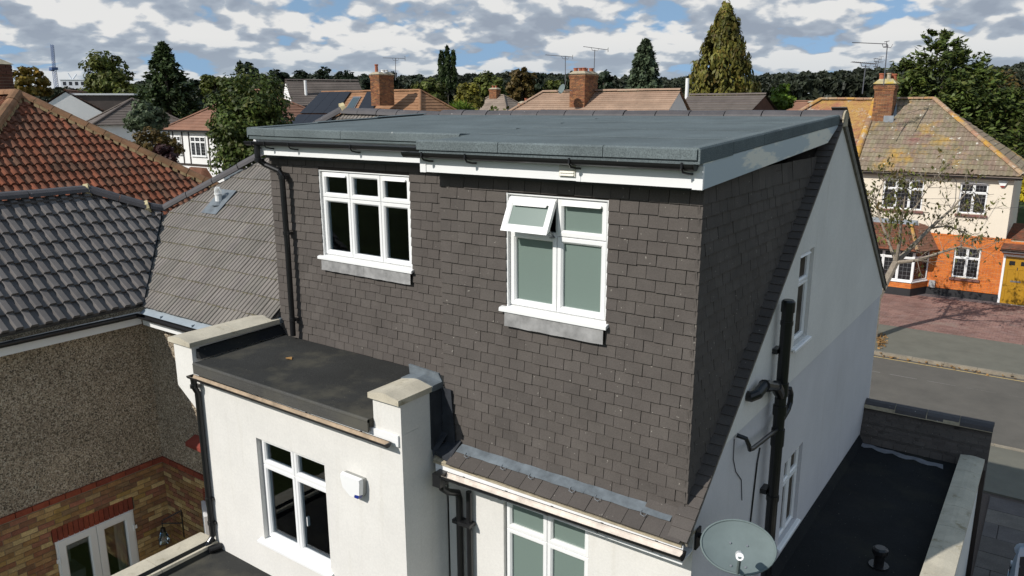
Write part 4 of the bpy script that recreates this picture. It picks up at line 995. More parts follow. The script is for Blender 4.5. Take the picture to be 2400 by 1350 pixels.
# satellite dish on the gable
DS = empty('satellite_dish', (.44, .0, -.13), 'grey oval satellite dish fixed to the white gable wall beside the soil stack', 'satellite dish', 'satellite dishes')
dc = np.array([.445, .0, -.135]); dn = unit((.22, -.60, .77)); du = unit(np.cross(dn, (0, 0, 1))); dv_ = np.cross(du, dn)
if dv_[2] < 0: dv_ = -dv_
A_, B_ = .285, .215
mb = MB(); nr, ns = 6, 36
def dpt(r_, k, off=0): 
    th = 2*math.pi*k/ns; return dc+du*math.cos(th)*A_*r_+dv_*math.sin(th)*B_*r_+dn*(.055*r_*r_+off)
for i in range(nr):
    for k in range(ns):
        q = [dpt(i/nr, k), dpt((i+1)/nr, k), dpt((i+1)/nr, k+1), dpt(i/nr, k+1)]
        mb.poly(q if i else q[1:3]+[q[0]])
        q = [dpt(i/nr, k, -.008), dpt((i+1)/nr, k, -.008), dpt((i+1)/nr, k+1, -.008), dpt(i/nr, k+1, -.008)]
        mb.poly(q if i else q[1:3]+[q[0]])
mb.build('reflector', 'dishgrey', DS, smooth=True)
mb = MB(); mb.tube([dpt(1.0, k, -.002) for k in range(ns+1)], .009, 6, cap=False); mb.build('rim', 'dishgrey', DS, smooth=True)
mb = MB()
for (a, b) in ((-.07, .03), (.06, .035), (-.06, -.15), (.05, -.155)):
    c_ = dc+du*a+dv_*b+dn*(.055*((a/A_)**2+(b/B_)**2)); mb.tube([c_, c_+dn*.01], .009, 6)
mb.build('bolt', 'metal', DS)
mb = MB(); low = dc-dv_*B_*.80+dn*.04; mb.tube([low, low-dv_*.06+dn*.10, low-dv_*.02+dn*.34], .014, 8); mb.build('feed_arm', 'dishgrey', DS)
mb = MB(); e_ = low-dv_*.02+dn*.34; mb.tube([e_, e_-dn*.10+dv_*.05], .03, 10); mb.build('feed_horn', 'upvc', DS)
mb = MB(); mb.tube([dc-dn*.02, dc-dn*.12-np.array([.02, -.0, .0]), (.16, .16, -.24)], .022, 8); mb.box(.046, .062, .10, .20, -.34, -.16); mb.tube([(.06, .15, -.22), (.16, .15, -.22), (.17, .16, -.26)], .022, 8); mb.build('wall_bracket', 'black', DS)
OR = empty('ornament', (-4.12, BY+.30, LW[2]+.101), 'amber glass ornament on the sill inside the bay window', 'ornament')
mb = MB(); ox, oy, oz = -4.12, BY+.30, LW[2]+.101
mb.tube([(ox, oy, oz), (ox, oy, oz+.02), (ox, oy, oz+.06), (ox, oy, oz+.10), (ox, oy, oz+.16), (ox, oy, oz+.20), (ox, oy, oz+.215)], [.05, .048, .02, .02, .05, .042, .01], 14); mb.build('ornament_body', 'ornament', OR, smooth=True)
lf = MB(); lf.poly([(-5.2, .1, .352), (-5.13, .05, .362), (-5.07, .09, .353), (-5.14, .15, .36)]); tag(lf.build('dry_leaf', 'litter'), 'single curled brown leaf on the dark felt bay roof', 'leaf')

# ================================================================== ATTACHED HOUSE ON THE LEFT (grey profiled roof, pebbledash wing, dark tiled wing roof)
NB = empty('house', (-9, 2, G), 'attached house with grey profiled roof, pebbledash wing and dark tiled wing roof', 'house')
HT = (-8.03, 3.80, RP(3.80)); VB = (-8.93, .405, RP(.405)); VT = (-10.42, 1.70, RP(1.70))
EA = (-6.10, .405, RP(.405))
poly = [VB, EA, (-6.10, 3.80, RP(3.8)), HT, VT]
flute = [(0, 0), (.06, .0), (.12, .016), (.30, .016), (.36, 0), (.44, 0), (.50, .016), (.68, .016), (.74, 0), (.80, 0), (.86, .016), (.97, .016), (1.0, 0)]
roll3 = [(0, .0), (.04, 0), (.085, .02), (.25, .02), (.295, 0), (.37, 0), (.415, .02), (.585, .02), (.63, 0), (.705, 0), (.75, .02), (.915, .02), (.96, 0), (1, 0)]
gprof = [(0, .012), (.34, .012), (.385, 0), (.455, 0), (.5, .012), (.84, .012), (.885, 0), (.955, 0), (1, .012)]
tile_roof(NB, 'roof_tile', poly, .168, .305, gprof, .020, 'greytile', 300, lift=.018, bond=0)
# moss that has settled along the tail of every course
mb = MB(); up_ = unit((0, 1, S)); nn_ = unit((0, -S, 1))
for c in range(1, 10):
    y = .405+c*.305*up_[1]-.03*up_[1]; z = RP(y)
    xa = max(-8.93-(y-.405)*1.15, -8.03-(3.8-y)*1.18)+.12; x = xa
    while x < -6.15:
        w_ = random.uniform(.02, .09)
        if random.random() < .7:
            p = np.array([x, y, z])+nn_*.012-up_*.012
            mb.prism([p, p+np.array([w_, 0, 0]), p+np.array([w_*.8, 0, 0])+nn_*.012, p+np.array([w_*.2, 0, 0])+nn_*.012], [p+up_*.014, p+up_*.014+np.array([w_, 0, 0]), p+up_*.014+np.array([w_*.8, 0, 0])+nn_*.010, p+up_*.014+np.array([w_*.2, 0, 0])+nn_*.010])
        x += w_+random.uniform(0, .03)
o = mb.build('moss', 'moss', NB); o['kind'] = 'stuff'
HB = (-10.45, 1.77, RP(1.77))
def roofskin(parent, polys, mat, name='roof', th=.05, drop=.02):
    mb = MB()
    for P in polys:
        P = [np.array(p, float) for p in P]; n = unit(np.cross(P[1]-P[0], P[2]-P[1]))
        if n[2] < 0: n = -n
        mb.prism([p-n*(th+drop) for p in P], [p-n*drop for p in P])
    return mb.build(name, mat, parent)
roofskin(NB, [poly, [HT, VT, (-11.45, .9, .42), (-11.45, 6.7, .42)], [HT, (-11.45, 6.7, .42), (-6.1, 7.5, .5), (-6.1, 3.8, RP(3.8))]], 'greytile')
RR = (-10.92, .77, 1.90); HK = (-10.50, 1.52, 1.575); VK = (-10.44, 1.72, 1.54)
pb = [(-8.93, .405, .408), (-8.93, -3.1, .408), (-10.92, -3.1, 1.90), RR, HK]
broll = [(0, 0), (.45, 0), (.475, .036), (.53, .043), (.93, .043), (.98, .036), (1, 0)]
tile_roof(NB, 'wing_tile', [pb[1], pb[0], VK, pb[3], pb[2]], .183, .30, broll, .046, 'blacktile', 300, lift=.044, over=.05)
roofskin(NB, [[pb[1], pb[0], VK, pb[3], pb[2]], [RR, HK, HB, (-12.3, 1.7, .9)], [RR, (-10.92, -3.1, 1.9), (-12.9, -3.1, .41), (-12.9, .9, .41)]], 'blacktile', 'wing_roof')
up3 = np.array([0, 0, .05])
ridge_run(NB, 'ridge_tile', np.array((-10.92, -3.0, 1.90))+up3, np.array(RR)+up3, .125, .85, 'ridge')
ridge_run(NB, 'ridge_tile', np.array(RR)+up3, np.array(HK)+up3*.9, .13, .5, 'ridge')
ridge_run(NB, 'ridge_tile', np.array(HK)+up3*.9, np.array(HB)+up3*.8, .12, .5, 'ridge')
ridge_run(NB, 'hip_tile', np.array(HB)+up3, np.array(HT)+up3*.7, .115, .52, 'ridge')
ridge_run(NB, 'ridge_tile', np.array(HT)+up3*.3, np.array((-5.80, YR, ZR-.055)), .115, .45, 'ridge')
for p in (RR, HK, HT):
    mb = MB(); p = np.array(p)+up3; mb.tube([p-np.array([.02, .03, .0]), p+np.array([.02, .03, .02])], [.13, .125], 10); mb.build('mortar_joint', simple('cream_mortar', (.50, .42, .24), .95, .2, 10), NB)
mb = MB(); d_ = unit(np.array(VT)-np.array(VB)); mb.tube([np.array(VB)+np.array([0, 0, .03])-d_*.05, np.array(VT)+np.array([0, 0, .05])+d_*.05], .032, 8); mb.build('valley_trough', 'black', NB)
# eaves: gutter, fascia, pale felt support tray
NY = .51
mb = MB(); mb.prism([(-8.86, .36, RP(.36)-.02), (-6.5, .36, RP(.36)-.02), (-6.5, .44, RP(.44)-.02), (-8.86, .44, RP(.44)-.02)], [(-8.86, .30, RP(.36)-.055), (-6.5, .30, RP(.36)-.055), (-6.5, .44, RP(.44)-.028), (-8.86, .44, RP(.44)-.028)])
for x in (-8.3, -7.5, -6.9): mb.box(x, x+.004, .30, .36, .285, .33)
mb.build('eaves_tray', simple('pale_tray', (.27, .31, .34), .55, .12, 8), NB)
gutter(NB, (-8.84, .285, .27), (-6.5, .285, .26), .055, brackets=3)
mb = MB(); mb.box(-8.88, -6.5, .345, .36, .10, .25); mb.box(-8.88, -6.5, .361, .50, .10, .115); mb.build('fascia_board', 'fascia', NB)
gutter(NB, (-8.845, -3.1, .31), (-8.845, .28, .29), .06, brackets=5)
mb = MB(); mb.box(-8.93, -8.915, -3.1, .344, .11, .30); mb.box(-9.08, -8.931, -3.1, .36, .11, .125); mb.build('fascia_board', 'fascia', NB)
WX = -9.08; BZ = -2.17
mb = MB(face_E(WX)); wall_holes(mb, -3.1, NY, BZ, .11, [], .25); mb.prism([(-3.1, G, 0), (-3.1, .38, 0), (-3.1, 1.84, -1.84), (-3.1, .38, -3.7), (-3.1, G, -3.7)], [(-3.0, G, 0), (-3.0, .38, 0), (-3.0, 1.84, -1.84), (-3.0, .38, -3.7), (-3.0, G, -3.7)]); mb.build('pebbledash_wall', 'pebble', NB)
mb = MB(face_S(NY)); wall_holes(mb, WX+.001, -6.12, BZ, .11, [(-7.88, -6.6, -1.55, -.4)], .25); mb.build('pebbledash_wall', 'pebble', NB)
window(NB, face_S(NY), -7.878, -6.602, -1.548, -.402, [-7.24], -.75, -.06, glass='darkglass', sill=False)
mb = MB()
mb.prism([(-8.06, NY-.17, -1.66), (-6.5, NY-.17, -1.66), (-6.5, NY+.05, -1.57), (-8.06, NY+.05, -1.57)], [(-8.06, NY-.17, -1.60), (-6.5, NY-.17, -1.60), (-6.5, NY+.05, -1.51), (-8.06, NY+.05, -1.51)]); mb.build('tiled_sill', 'redsill', NB)
# brick ground floor: red header band, soldier arch over the glazed doors, stock bricks
FD = (-1.235, -.065, G+.02, -2.83)
TE = face_E(WX+.004)
brick_wall(NB, TE, -3.1, NY-.001, G, BZ-.09, [FD, (-1.26, -.04, -2.85, -2.62)], 'stock', 'joint', limit=260, back=.2)
TS = face_S(NY-.004)
brick_wall(NB, TS, WX+.006, -6.12, G, BZ-.09, [(-7.98, -7.62, -3.5, -2.42)], 'stock', 'joint', limit=60, back=.2)
mats = []
y = -3.0
while y < NY-.02: mats.append(mat4((0, .95, 0), (0, 0, 1), (1, 0, 0), (WX+.006, y, BZ-.085))); y += .222
x = WX+.02
while x < -6.2: mats.append(mat4((.95, 0, 0), (0, 0, 1), (0, -1, 0), (x, NY-.006, BZ-.085))); x += .222
pieces(NB, 'band_brick', boxv(0, .222, 0, .082, -.012, .022), BOXF, mats, 'redbrick', 60)
mats = []; y = FD[0]-.02
while y < FD[1]+.0: mats.append(mat4((0, 1, 0), (0, 0, 1), (1, 0, 0), (WX+.004, y, -2.845))); y += .075
pieces(NB, 'arch_brick', boxv(0, .067, 0, .212, .001, .016), BOXF, mats, 'redbrick', 30)
mats = [mat4((1, 0, 0), (0, 0, 1), (0, -1, 0), (-7.98, NY-.006, -3.5+k*.075)) for k in range(15)]
pieces(NB, 'quoin_brick', boxv(0, .10, 0, .067, .001, .016), BOXF, mats, 'redbrick', 20)
mb = MB(face_S(NY-.06)); mb.ring(-8.06, -7.50, -3.35, -2.62, .06, -.03, .03, .014)
mb2 = MB(lambda p: (-7.98+(p[0]+7.98)*math.cos(.5)-p[2]*math.sin(.5), NY-.03-(p[0]+7.98)*math.sin(.5)-p[2]*math.cos(.5), p[1]))
mb2.ring(-7.98, -7.45, -3.38, -2.60, .055, -.03, .03, .014); cw = mb2.build('casement_window', 'upvc', NB); cw['label'] = 'white casement window standing open'
mb2 = MB(lambda p: (-7.98+(p[0]+7.98)*math.cos(.5)-p[2]*math.sin(.5), NY-.03-(p[0]+7.98)*math.sin(.5)-p[2]*math.cos(.5), p[1])); mb2.box(-7.93, -7.50, -3.33, -2.65, -.005, .005); mb2.build('pane', 'glass', cw)
# french doors
mb = MB(face_E(WX)); mb.ring(FD[0]+.002, FD[1]-.002, FD[2], FD[3]-.002, .04, -.10, .012, .006); fr = mb.build('french_door', 'upvc', NB)
ym = (FD[0]+FD[1])/2
for (a, b) in ((FD[0]+.03, ym-.003), (ym+.003, FD[1]-.03)):
    mb = MB(face_E(WX)); mb.ring(a, b, FD[2]+.03, FD[3]-.03, .115, -.04, .030, .016); mb.build('door_leaf', 'upvc', fr)
    mb = MB(face_E(WX)); mb.box(a+.11, b-.11, FD[2]+.14, FD[3]-.14, -.02, -.012); mb.build('pane', 'glass', fr)
for y in (FD[0]+.03, FD[1]-.03):
    for z in (-3.15, -4.1):
        mb = MB(face_E(WX)); mb.tube([(y, z-.05, .03), (y, z+.05, .03)], .014, 8); mb.box(y-.05, y+.05, z-.03, z+.03, .028, .034); mb.build('hinge', 'upvc', fr)
rm = room(NB, WX-3, WX-.22, -3, .3, G, -2.4, 'E')
mb = MB(face_E(WX)); mb.prism([(-1.02, -4.2, -.5), (-.70, -4.2, -.5), (-.66, -3.75, -.5), (-1.05, -3.75, -.5)], [(-1.02, -4.2, -.9), (-.70, -4.2, -.9), (-.66, -3.75, -.9), (-1.05, -3.75, -.9)]); mb.box(-1.0, -.72, -3.74, -3.25, -.9, -.82); mb.build('chair', 'curtain', NB)
mb = MB(face_E(WX))
for k in range(6): mb.tube([(-.28+.03*k, G+.05, -.20-.02*(k % 2)), (-.28+.03*k, -2.9, -.20-.02*(k % 2))], .022, 6)
mb.build('net_curtain', 'render', NB, smooth=True)
# wall lantern in the corner
LN = empty('wall_lantern', (-8.75, NY-.05, -3.3), 'black bracket wall lamp with clear glass bulb in the brick corner', 'wall lamp')
lx = -8.78
mb = MB(); mb.box(lx+.10, lx+.13, NY-.022, NY-.006, -3.48, -2.98); mb.tube([(lx+.115, NY-.02, -3.0), (lx-.02, NY-.26, -3.10), (lx-.05, NY-.28, -3.16), (lx+.115, NY-.02, -3.22)], .009, 6); mb.tube([(lx-.04, NY-.27, -3.14), (lx-.04, NY-.27, -3.24)], .008, 6); mb.build('bracket', 'black', LN)
mb = MB(); mb.tube([(lx-.04, NY-.27, -3.24), (lx-.04, NY-.27, -3.30)], [.035, .045], 10); mb.build('cap', 'black', LN)
mb = MB(); mb.tube([(lx-.04, NY-.27, -3.30), (lx-.04, NY-.27, -3.36), (lx-.04, NY-.27, -3.44), (lx-.04, NY-.27, -3.50)], [.042, .06, .085, .08], 12); mb.build('glass_shade', 'glass', LN)
# roof flue with its lead slate
fv = np.array([-9.20, 2.03, RP(2.03)])
FL = empty('roof_flue', tuple(fv), 'white plastic roof vent pipe with caged top on the grey profiled roof', 'vent pipe')
mb = MB(); mb.tube([fv-np.array([0, 0, .05]), fv+np.array([0, 0, .17])], .055, 12); mb.tube([fv+np.array([0, 0, .17]), fv+np.array([0, 0, .185])], .066, 12); mb.build('pipe', 'whitepipe', FL)
mb = MB()
for k in range(8):
    c_ = np.array([math.cos(k*math.pi/4), math.sin(k*math.pi/4), 0])*.052; mb.tube([fv+c_+np.array([0, 0, .18]), fv+c_+np.array([0, 0, .25]), fv+c_*.6+np.array([0, 0, .285]), fv+np.array([0, 0, .29])], .007, 5)
mb.build('cage', 'whitepipe', FL)
mb = MB(); pts = lambda e_: [fv+np.array([-.22, 0, 0])-up_*.24+nn_*(.03+e_), fv+np.array([.20, 0, 0])-up_*.24+nn_*(.035+e_), fv+np.array([.22, 0, 0])+up_*.30+nn_*(.045+e_), fv+np.array([-.20, 0, 0])+up_*.30+nn_*(.045+e_)]
mb.prism(pts(0), pts(.006)); mb.tube([fv-nn_*.0, fv+np.array([0, 0, .06])], [.13, .062], 12); mb.build('lead_slate', 'lead', FL)

# ================================================================== RED TILED HOUSE AT FAR LEFT
RH = empty('house', (-18, 3, G), 'house with a hipped roof of weathered red clay tiles behind the dark roof', 'house')
AP = np.array([-18.42, 3.0, 3.55]); SR = .745; rt = (3.55-.45)/SR
C1 = AP+rt*np.array([1, 1, -SR]); C2 = AP+rt*np.array([1, -1, -SR])
droll = [(0, 0), (.10, .004), (.17, .030), (.27, .038), (.40, .038), (.50, .030), (.57, .004), (.66, 0), (.94, 0), (1, 0)]
pr_ = [C2, C1, AP]
tile_roof(RH, 'roof_tile', pr_, .178, .30, [(0, 0), (.36, 0), (.42, .010), (.48, .034), (.58, .048), (.80, .050), (.92, .036), (.98, .010), (1, 0)], .046, 'redtile', 300, lift=.046, smooth=False, jitter=.006)
BK = AP+np.array([-8, 0, 0]); 
roofskin(RH, [[C2, C1, AP], [AP, C2, C2+np.array([-14, 0, 0]), BK], [AP, C1, C1+np.array([-14, 0, 0]), BK]], 'redtile')
tile_roof(RH, 'slope_tile', [C2+np.array([-9, 0, 0]), C2, AP, AP+np.array([-9, 0, 0])], .178, .30, [(0, 0), (.34, 0), (.44, .012), (.52, .034), (.62, .044), (.78, .044), (.88, .034), (.96, .012), (1, 0)], .04, 'redtile', 60, lift=.045)
u5 = np.array([0, 0, .07])
ridge_run(RH, 'hip_tile', C1+u5, AP+u5, .14, .42, 'redhip'); ridge_run(RH, 'hip_tile', C2+u5, AP+u5, .15, .42, 'redhip'); ridge_run(RH, 'ridge_tile', AP+u5, AP+u5+np.array([-8, 0, 0]), .15, .42, 'redhip')
mb = MB()
for c_, s_ in ((C1, -1), (C2, 1)):
    d_ = unit(AP-c_); sd = unit(np.cross(d_, (0, 0, 1)))*(-1 if s_ < 0 else 1)
    sd = sd if sd@np.array([0, -s_*-1, 0]) > 0 else -sd
    k = 0
    Lh = np.linalg.norm(AP-c_)
    while k*.21 < Lh:
        p = c_+d_*k*.21+np.array([0, 0, .05]); w_ = random.uniform(.12, .2)
        for sg in (-1, 1):
            q = sd*sg*.13; mb.prism([p+q-np.array([0, 0, .06]), p+q*1.25-np.array([0, 0, .055]), p+q+np.array([0, 0, .03])], [p+d_*w_+q-np.array([0, 0, .06]), p+d_*w_+q*1.25-np.array([0, 0, .055]), p+d_*w_+q+np.array([0, 0, .03])])
        k += 1
mb.build('hip_bedding', simple('hip_mortar', (.27, .19, .095), .95, .35, 9), RH)
mb = MB(); mb.box(-27, C1[0]-.35, C2[1]+.35, C1[1]-.35, G, .45); mb.build('wall', 'pebble', RH)
# its chimney
q0 = onp(1, 3.45, 26, 150); cx1 = q0[0]; CT = onp(1, 3.0, 15, 134)[2]-.12
mb = MB(); mb.box(cx1-.94, cx1-.012, 2.562, 3.45, 2.6, CT); ch = mb.build('chimney', 'joint', RH)
mats = []
for r_ in range(int((CT-2.7)/.075)):
    z = 2.7+r_*.075; w_ = .03 if z > CT-.25 else 0
    for k in range(5):
        x = cx1-.95-w_+k*.225-(r_ % 2)*.11
        a, b = max(x, cx1-.95-w_), min(x+.215, cx1+w_)
        if b-a > .03: mats.append(mat4(((b-a)/.215, 0, 0), (0, 0, 1), (0, -1, 0), (a, 2.55-w_, z)))
        y = 2.55-w_+k*.225-(r_ % 2)*.11; a, b = max(y, 2.55-w_), min(y+.215, 3.45)
        if b-a > .03: mats.append(mat4((0, (b-a)/.215, 0), (0, 0, 1), (1, 0, 0), (cx1-.013+w_, a, z)))
pieces(ch, 'brick', boxv(0, .215, 0, .065, -.01, .012), BOXF, mats, 'darkbrick', 60)
mb = MB(); mb.prism([(cx1-1.0, 2.5, CT), (cx1+.05, 2.5, CT), (cx1+.05, 3.5, CT), (cx1-1.0, 3.5, CT)], [(cx1-.75, 2.75, CT+.16), (cx1-.2, 2.75, CT+.16), (cx1-.2, 3.25, CT+.16), (cx1-.75, 3.25, CT+.16)]); mb.build('flaunching', 'mortar', ch)

# ================================================================== BRICK HOUSE ACROSS THE ROAD (pair: tiled left half, right half with the ochre door)
FY = 31.14
OH = empty('house', (-2.5, FY, G), 'cream and orange brick house across the road with lichened roof and ochre door', 'house')
OL = empty('house', (-8.7, FY, G), 'attached house across the road with red and lichen-yellow plain tile roof', 'house')
ez, rz, ry = .53, 3.50, 34.55; eyf = 30.93
RT_ = np.array((-3.14, ry, rz)); CR_ = np.array((.78, eyf, ez)); CB_ = np.array((.78, 38.2, ez)); PT = np.array((-5.6, ry, rz)); PE = np.array((-5.6, eyf, ez))
doub = [(0, .012), (.12, .024), (.30, .028), (.46, .018), (.62, .004), (.80, 0), (.92, .003), (1, .012)]
tile_roof(OH, 'roof_tile', [PE, CR_, RT_, PT], .215, .285, doub, .03, 'oldtile', 300, lift=.03, jitter=.005)
tile_roof(OH, 'hip_slope_tile', [CR_, CB_, RT_+np.array([0, 0, 0])], .23, .285, doub, .03, 'oldtile', 40, lift=.03)
roofskin(OH, [[PE, CR_, RT_, PT], [CR_, CB_, RT_], [PT, RT_, CB_, np.array((-5.6, 38.2, ez))]], 'oldtile')
ridge_run(OH, 'hip_tile', CR_+np.array([0, 0, .05]), RT_+np.array([0, 0, .05]), .12, .42, 'oldridge')
ridge_run(OH, 'ridge_tile', PT+np.array([0, 0, .04]), RT_+np.array([0, 0, .05]), .11, .42, 'oldridge')
ridge_run(OH, 'party_tile', PE+np.array([0.05, 0, .05]), PT+np.array([.05, 0, .04]), .16, .42, 'oldridge')
LT = np.array((-8.06, ry, rz+.03)); LC = np.array((-11.98, eyf, ez))
def course_roof(parent, quad, n, mat, name='roof', lift=.03, segs=1):
    """slope laid in stepped courses; quad = eaves left, eaves right, ridge right, ridge left"""
    a, b, c, d = [np.array(p, float) for p in quad]; nn = unit(np.cross(b-a, d-a) if np.linalg.norm(d-a) > .01 else np.cross(b-a, c-b))
    if nn[2] < 0: nn = -nn
    mb = MB()
    for k in range(n):
        f0, f1 = k/n, (k+1.12)/n; f1 = min(f1, 1.0)
        l0, r0 = a+(d-a)*f0, b+(c-b)*f0; l1, r1 = a+(d-a)*f1, b+(c-b)*f1
        for s in range(segs):
            A, B = l0+(r0-l0)*s/segs, l0+(r0-l0)*(s+1)/segs; C_, D_ = l1+(r1-l1)*(s+1)/segs, l1+(r1-l1)*s/segs
            h = lift*random.uniform(.85, 1.15)
            mb.poly([A+nn*h, B+nn*h, C_, D_]); mb.poly([A-nn*.01, B-nn*.01, B+nn*h, A+nn*h])
    return mb.build(name, mat, parent, fixn=False)
# left half: small plain tiles, the nearest as single tiles
tile_roof(OL, 'plain_tile', [LC, PE-np.array([.12, 0, 0]), PT-np.array([.12, 0, 0]), LT], .170, .105, [(0, 0), (.03, .0), (.97, .004), (1, 0)], .014, 'oldplain', 300, lift=.014, bond=.5, jitter=.006)
roofskin(OL, [[LC, PE, PT, LT], [LC, (-11.98, 38.2, ez), LT], [LT, PT, (-5.6, 38.2, ez), (-11.98, 38.2, ez)]], 'oldplain')
ridge_run(OL, 'ridge_tile', LT+np.array([0, 0, .04]), PT+np.array([-.1, 0, .04]), .11, .42, 'oldridge'); ridge_run(OL, 'hip_tile', LC+np.array([0, 0, .04]), LT+np.array([0, 0, .04]), .12, .42, 'oldridge')
mb = MB(); mb.box(-11.8, -5.61, FY, 37.9, G, ez); mb.build('wall', 'cream', OL)
# chimney on the party line, in single bricks
CX0, CX1, CY0, CY1, CZ0, CZ1 = -5.42, -4.62, 33.35, 34.15, 2.2, 4.22
mb = MB(); mb.box(CX0+.012, CX1-.012, CY0+.012, CY1, CZ0, CZ1); ch = mb.build('chimney', 'jointlight', OH)
mats = []
for r_ in range(int((CZ1-CZ0)/.075)):
    z = CZ0+r_*.075+.004; w_ = (.0, .025, .05, .05)[max(0, r_-22)] if r_ < 26 else .05
    for k in range(5):
        x = CX0-w_+k*.225-(r_ % 2)*.1125; a, b = max(x, CX0-w_), min(x+.215, CX1+w_)
        if b-a > .03: mats.append(mat4(((b-a)/.215, 0, 0), (0, 0, 1), (0, -1, 0), (a, CY0-w_+.012, z)))
        y = CY0-w_+k*.225-((r_+1) % 2)*.1125; a, b = max(y, CY0-w_), min(y+.215, CY1)
        if b-a > .03: mats.append(mat4((0, (b-a)/.215, 0), (0, 0, 1), (1, 0, 0), (CX1+w_-.012, a, z)))
pieces(ch, 'brick', boxv(0, .215, 0, .065, -.01, .012), BOXF, mats, 'chimbrick', 240)
mb = MB(); mb.prism([(CX0-.09, CY0-.09, CZ1), (CX1+.09, CY0-.09, CZ1), (CX1+.09, CY1+.09, CZ1), (CX0-.09, CY1+.09, CZ1)], [(CX0+.12, CY0+.15, CZ1+.22), (CX1-.12, CY0+.15, CZ1+.22), (CX1-.12, CY1-.15, CZ1+.22), (CX0+.12, CY1-.15, CZ1+.22)]); mb.build('flaunching', pieces_mat('lichened_mortar', [(.34, .29, .15)], .95, .3, 3, 20, .2, patches=[(2.5, .5, (.42, .30, .05), .08)]), ch)
def pot(parent, x, y, z, h=.34, r=.12, mat='terracotta', name='chimney_pot'):
    mb = MB(); mb.tube([(x, y, z), (x, y, z+h*.15), (x, y, z+h*.8), (x, y, z+h*.86), (x, y, z+h)], [r*1.1, r, r*.9, r*1.15, r*1.1], 12); return mb.build(name, mat, parent)
pot(ch, CX0+.2, CY0+.25, CZ1+.12); pot(ch, CX0+.45, CY1-.2, CZ1+.14); pot(ch, CX1-.15, CY1-.2, CZ1+.10); pot(ch, CX1-.32, CY0+.3, CZ1+.16, .3, .09, 'mortar')
mb = MB(); mb.box(CX0+.5, CX1+.12, CY0-.04, CY0-.01, CZ0+.32, CZ0+.62); mb.prism([(CX1+.012, CY0, 2.35), (CX1+.25, CY0, 2.35), (CX1+.03, CY1, 3.3)], [(CX1+.012, CY0, 2.55), (CX1+.25, CY0, 2.45), (CX1+.03, CY1, 3.4)]); mb.build('chimney_flashing', 'greysash', OH)
# walls
W_ = [(-4.25, -2.66, -1.10, .16), (-1.34, -.33, -1.10, .14), (-1.25, -.28, -3.80, -2.50)]
mb = MB(face_S(FY)); wall_holes(mb, -5.6, .50, -2.0, ez-.05, W_[:2], .3); mb.build('upper_wall', 'cream', OH)
mb = MB(); mb.box(.2, .499, FY+.31, 37.9, G, ez-.05); mb.build('side_wall', 'cream', OH)
brick_wall(OH, face_S(FY-.01), -2.2, 1.9, G+.42, -2.08, [W_[2], (.56, 1.52, G, -2.66)], 'orange', 'jointlight', bl=.215, bh=.065, limit=230, back=.3)
mats = [mat4((1, 0, 0), (0, 0, 1), (0, -1, 0), (-2.7+k*.226, FY-.03, -2.07)) for k in range(15)]
pieces(OH, 'string_course_brick', boxv(0, .218, 0, .07, -.02, .012), BOXF, mats, 'orange', 20)
mats = []
for k in range(17):
    t_ = (k-8)/8; x = -.765+t_*.56; z = -2.47+.06*(1-t_*t_); a_ = t_*.16
    mats.append(mat4((math.cos(a_), 0, -math.sin(a_)), (math.sin(a_), 0, math.cos(a_)), (0, -1, 0), (x-.03, FY-.012, z)))
pieces(OH, 'arch_brick', boxv(0, .062, 0, .22, -.01, .018), BOXF, mats, 'orange', 20)
mb = MB(); mb.box(-2.2, .55, FY-.022, FY+.0, G+.05, G+.40); mb.build('plinth', 'plinth', OH)
for w_, cols, tr in ((W_[0], [-3.72, -3.19], -.22), (W_[1], [-.835], -.24), (W_[2], [-.765], -2.96)):
    window(OH, face_S(FY), w_[0]+.004, w_[1]-.004, w_[2], w_[3]-.004, cols, tr, -.05, glass='darkglass', fw=.05, sb=.05, sill=False, bars=(3, 5, .0035))
    mb = MB(); mb.box(w_[0]-.07, w_[1]+.07, FY-.10, FY-.012, w_[2]-.10, w_[2]-.012); mb.build('tiled_sill', 'purplesill', OH)
for w_ in W_[:2]:
    mb = MB(); m_ = 10
    for k in range(m_):
        f0, f1 = k/m_, (k+1)/m_; X = lambda f: w_[0]-.03+(w_[1]-w_[0]+.06)*f; Z = lambda f: w_[3]-.01+.085*(1-(2*f-1)**2)
        mb.prism([(X(f0), FY-.035, w_[3]-.002), (X(f0), FY-.035, Z(f0)), (X(f0), FY-.001, Z(f0)), (X(f0), FY-.001, w_[3]-.002)], [(X(f1), FY-.035, w_[3]-.002), (X(f1), FY-.035, Z(f1)), (X(f1), FY-.001, Z(f1)), (X(f1), FY-.001, w_[3]-.002)])
    mb.build('arch_hood', simple('grey_hood', (.30, .29, .30), .7), OH)
gutter(OH, (-5.6, 30.86, .47), (.80, 30.86, .45), .06, brackets=0, openend=(True, True))
mb = MB(); mb.box(-5.6, .76, 30.935, 30.96, .36, .48); mb.box(-5.6, .72, 30.961, FY-.001, .36, .375); mb.build('fascia_board', simple('grey_brown_fascia', (.22, .17, .14), .6), OH)
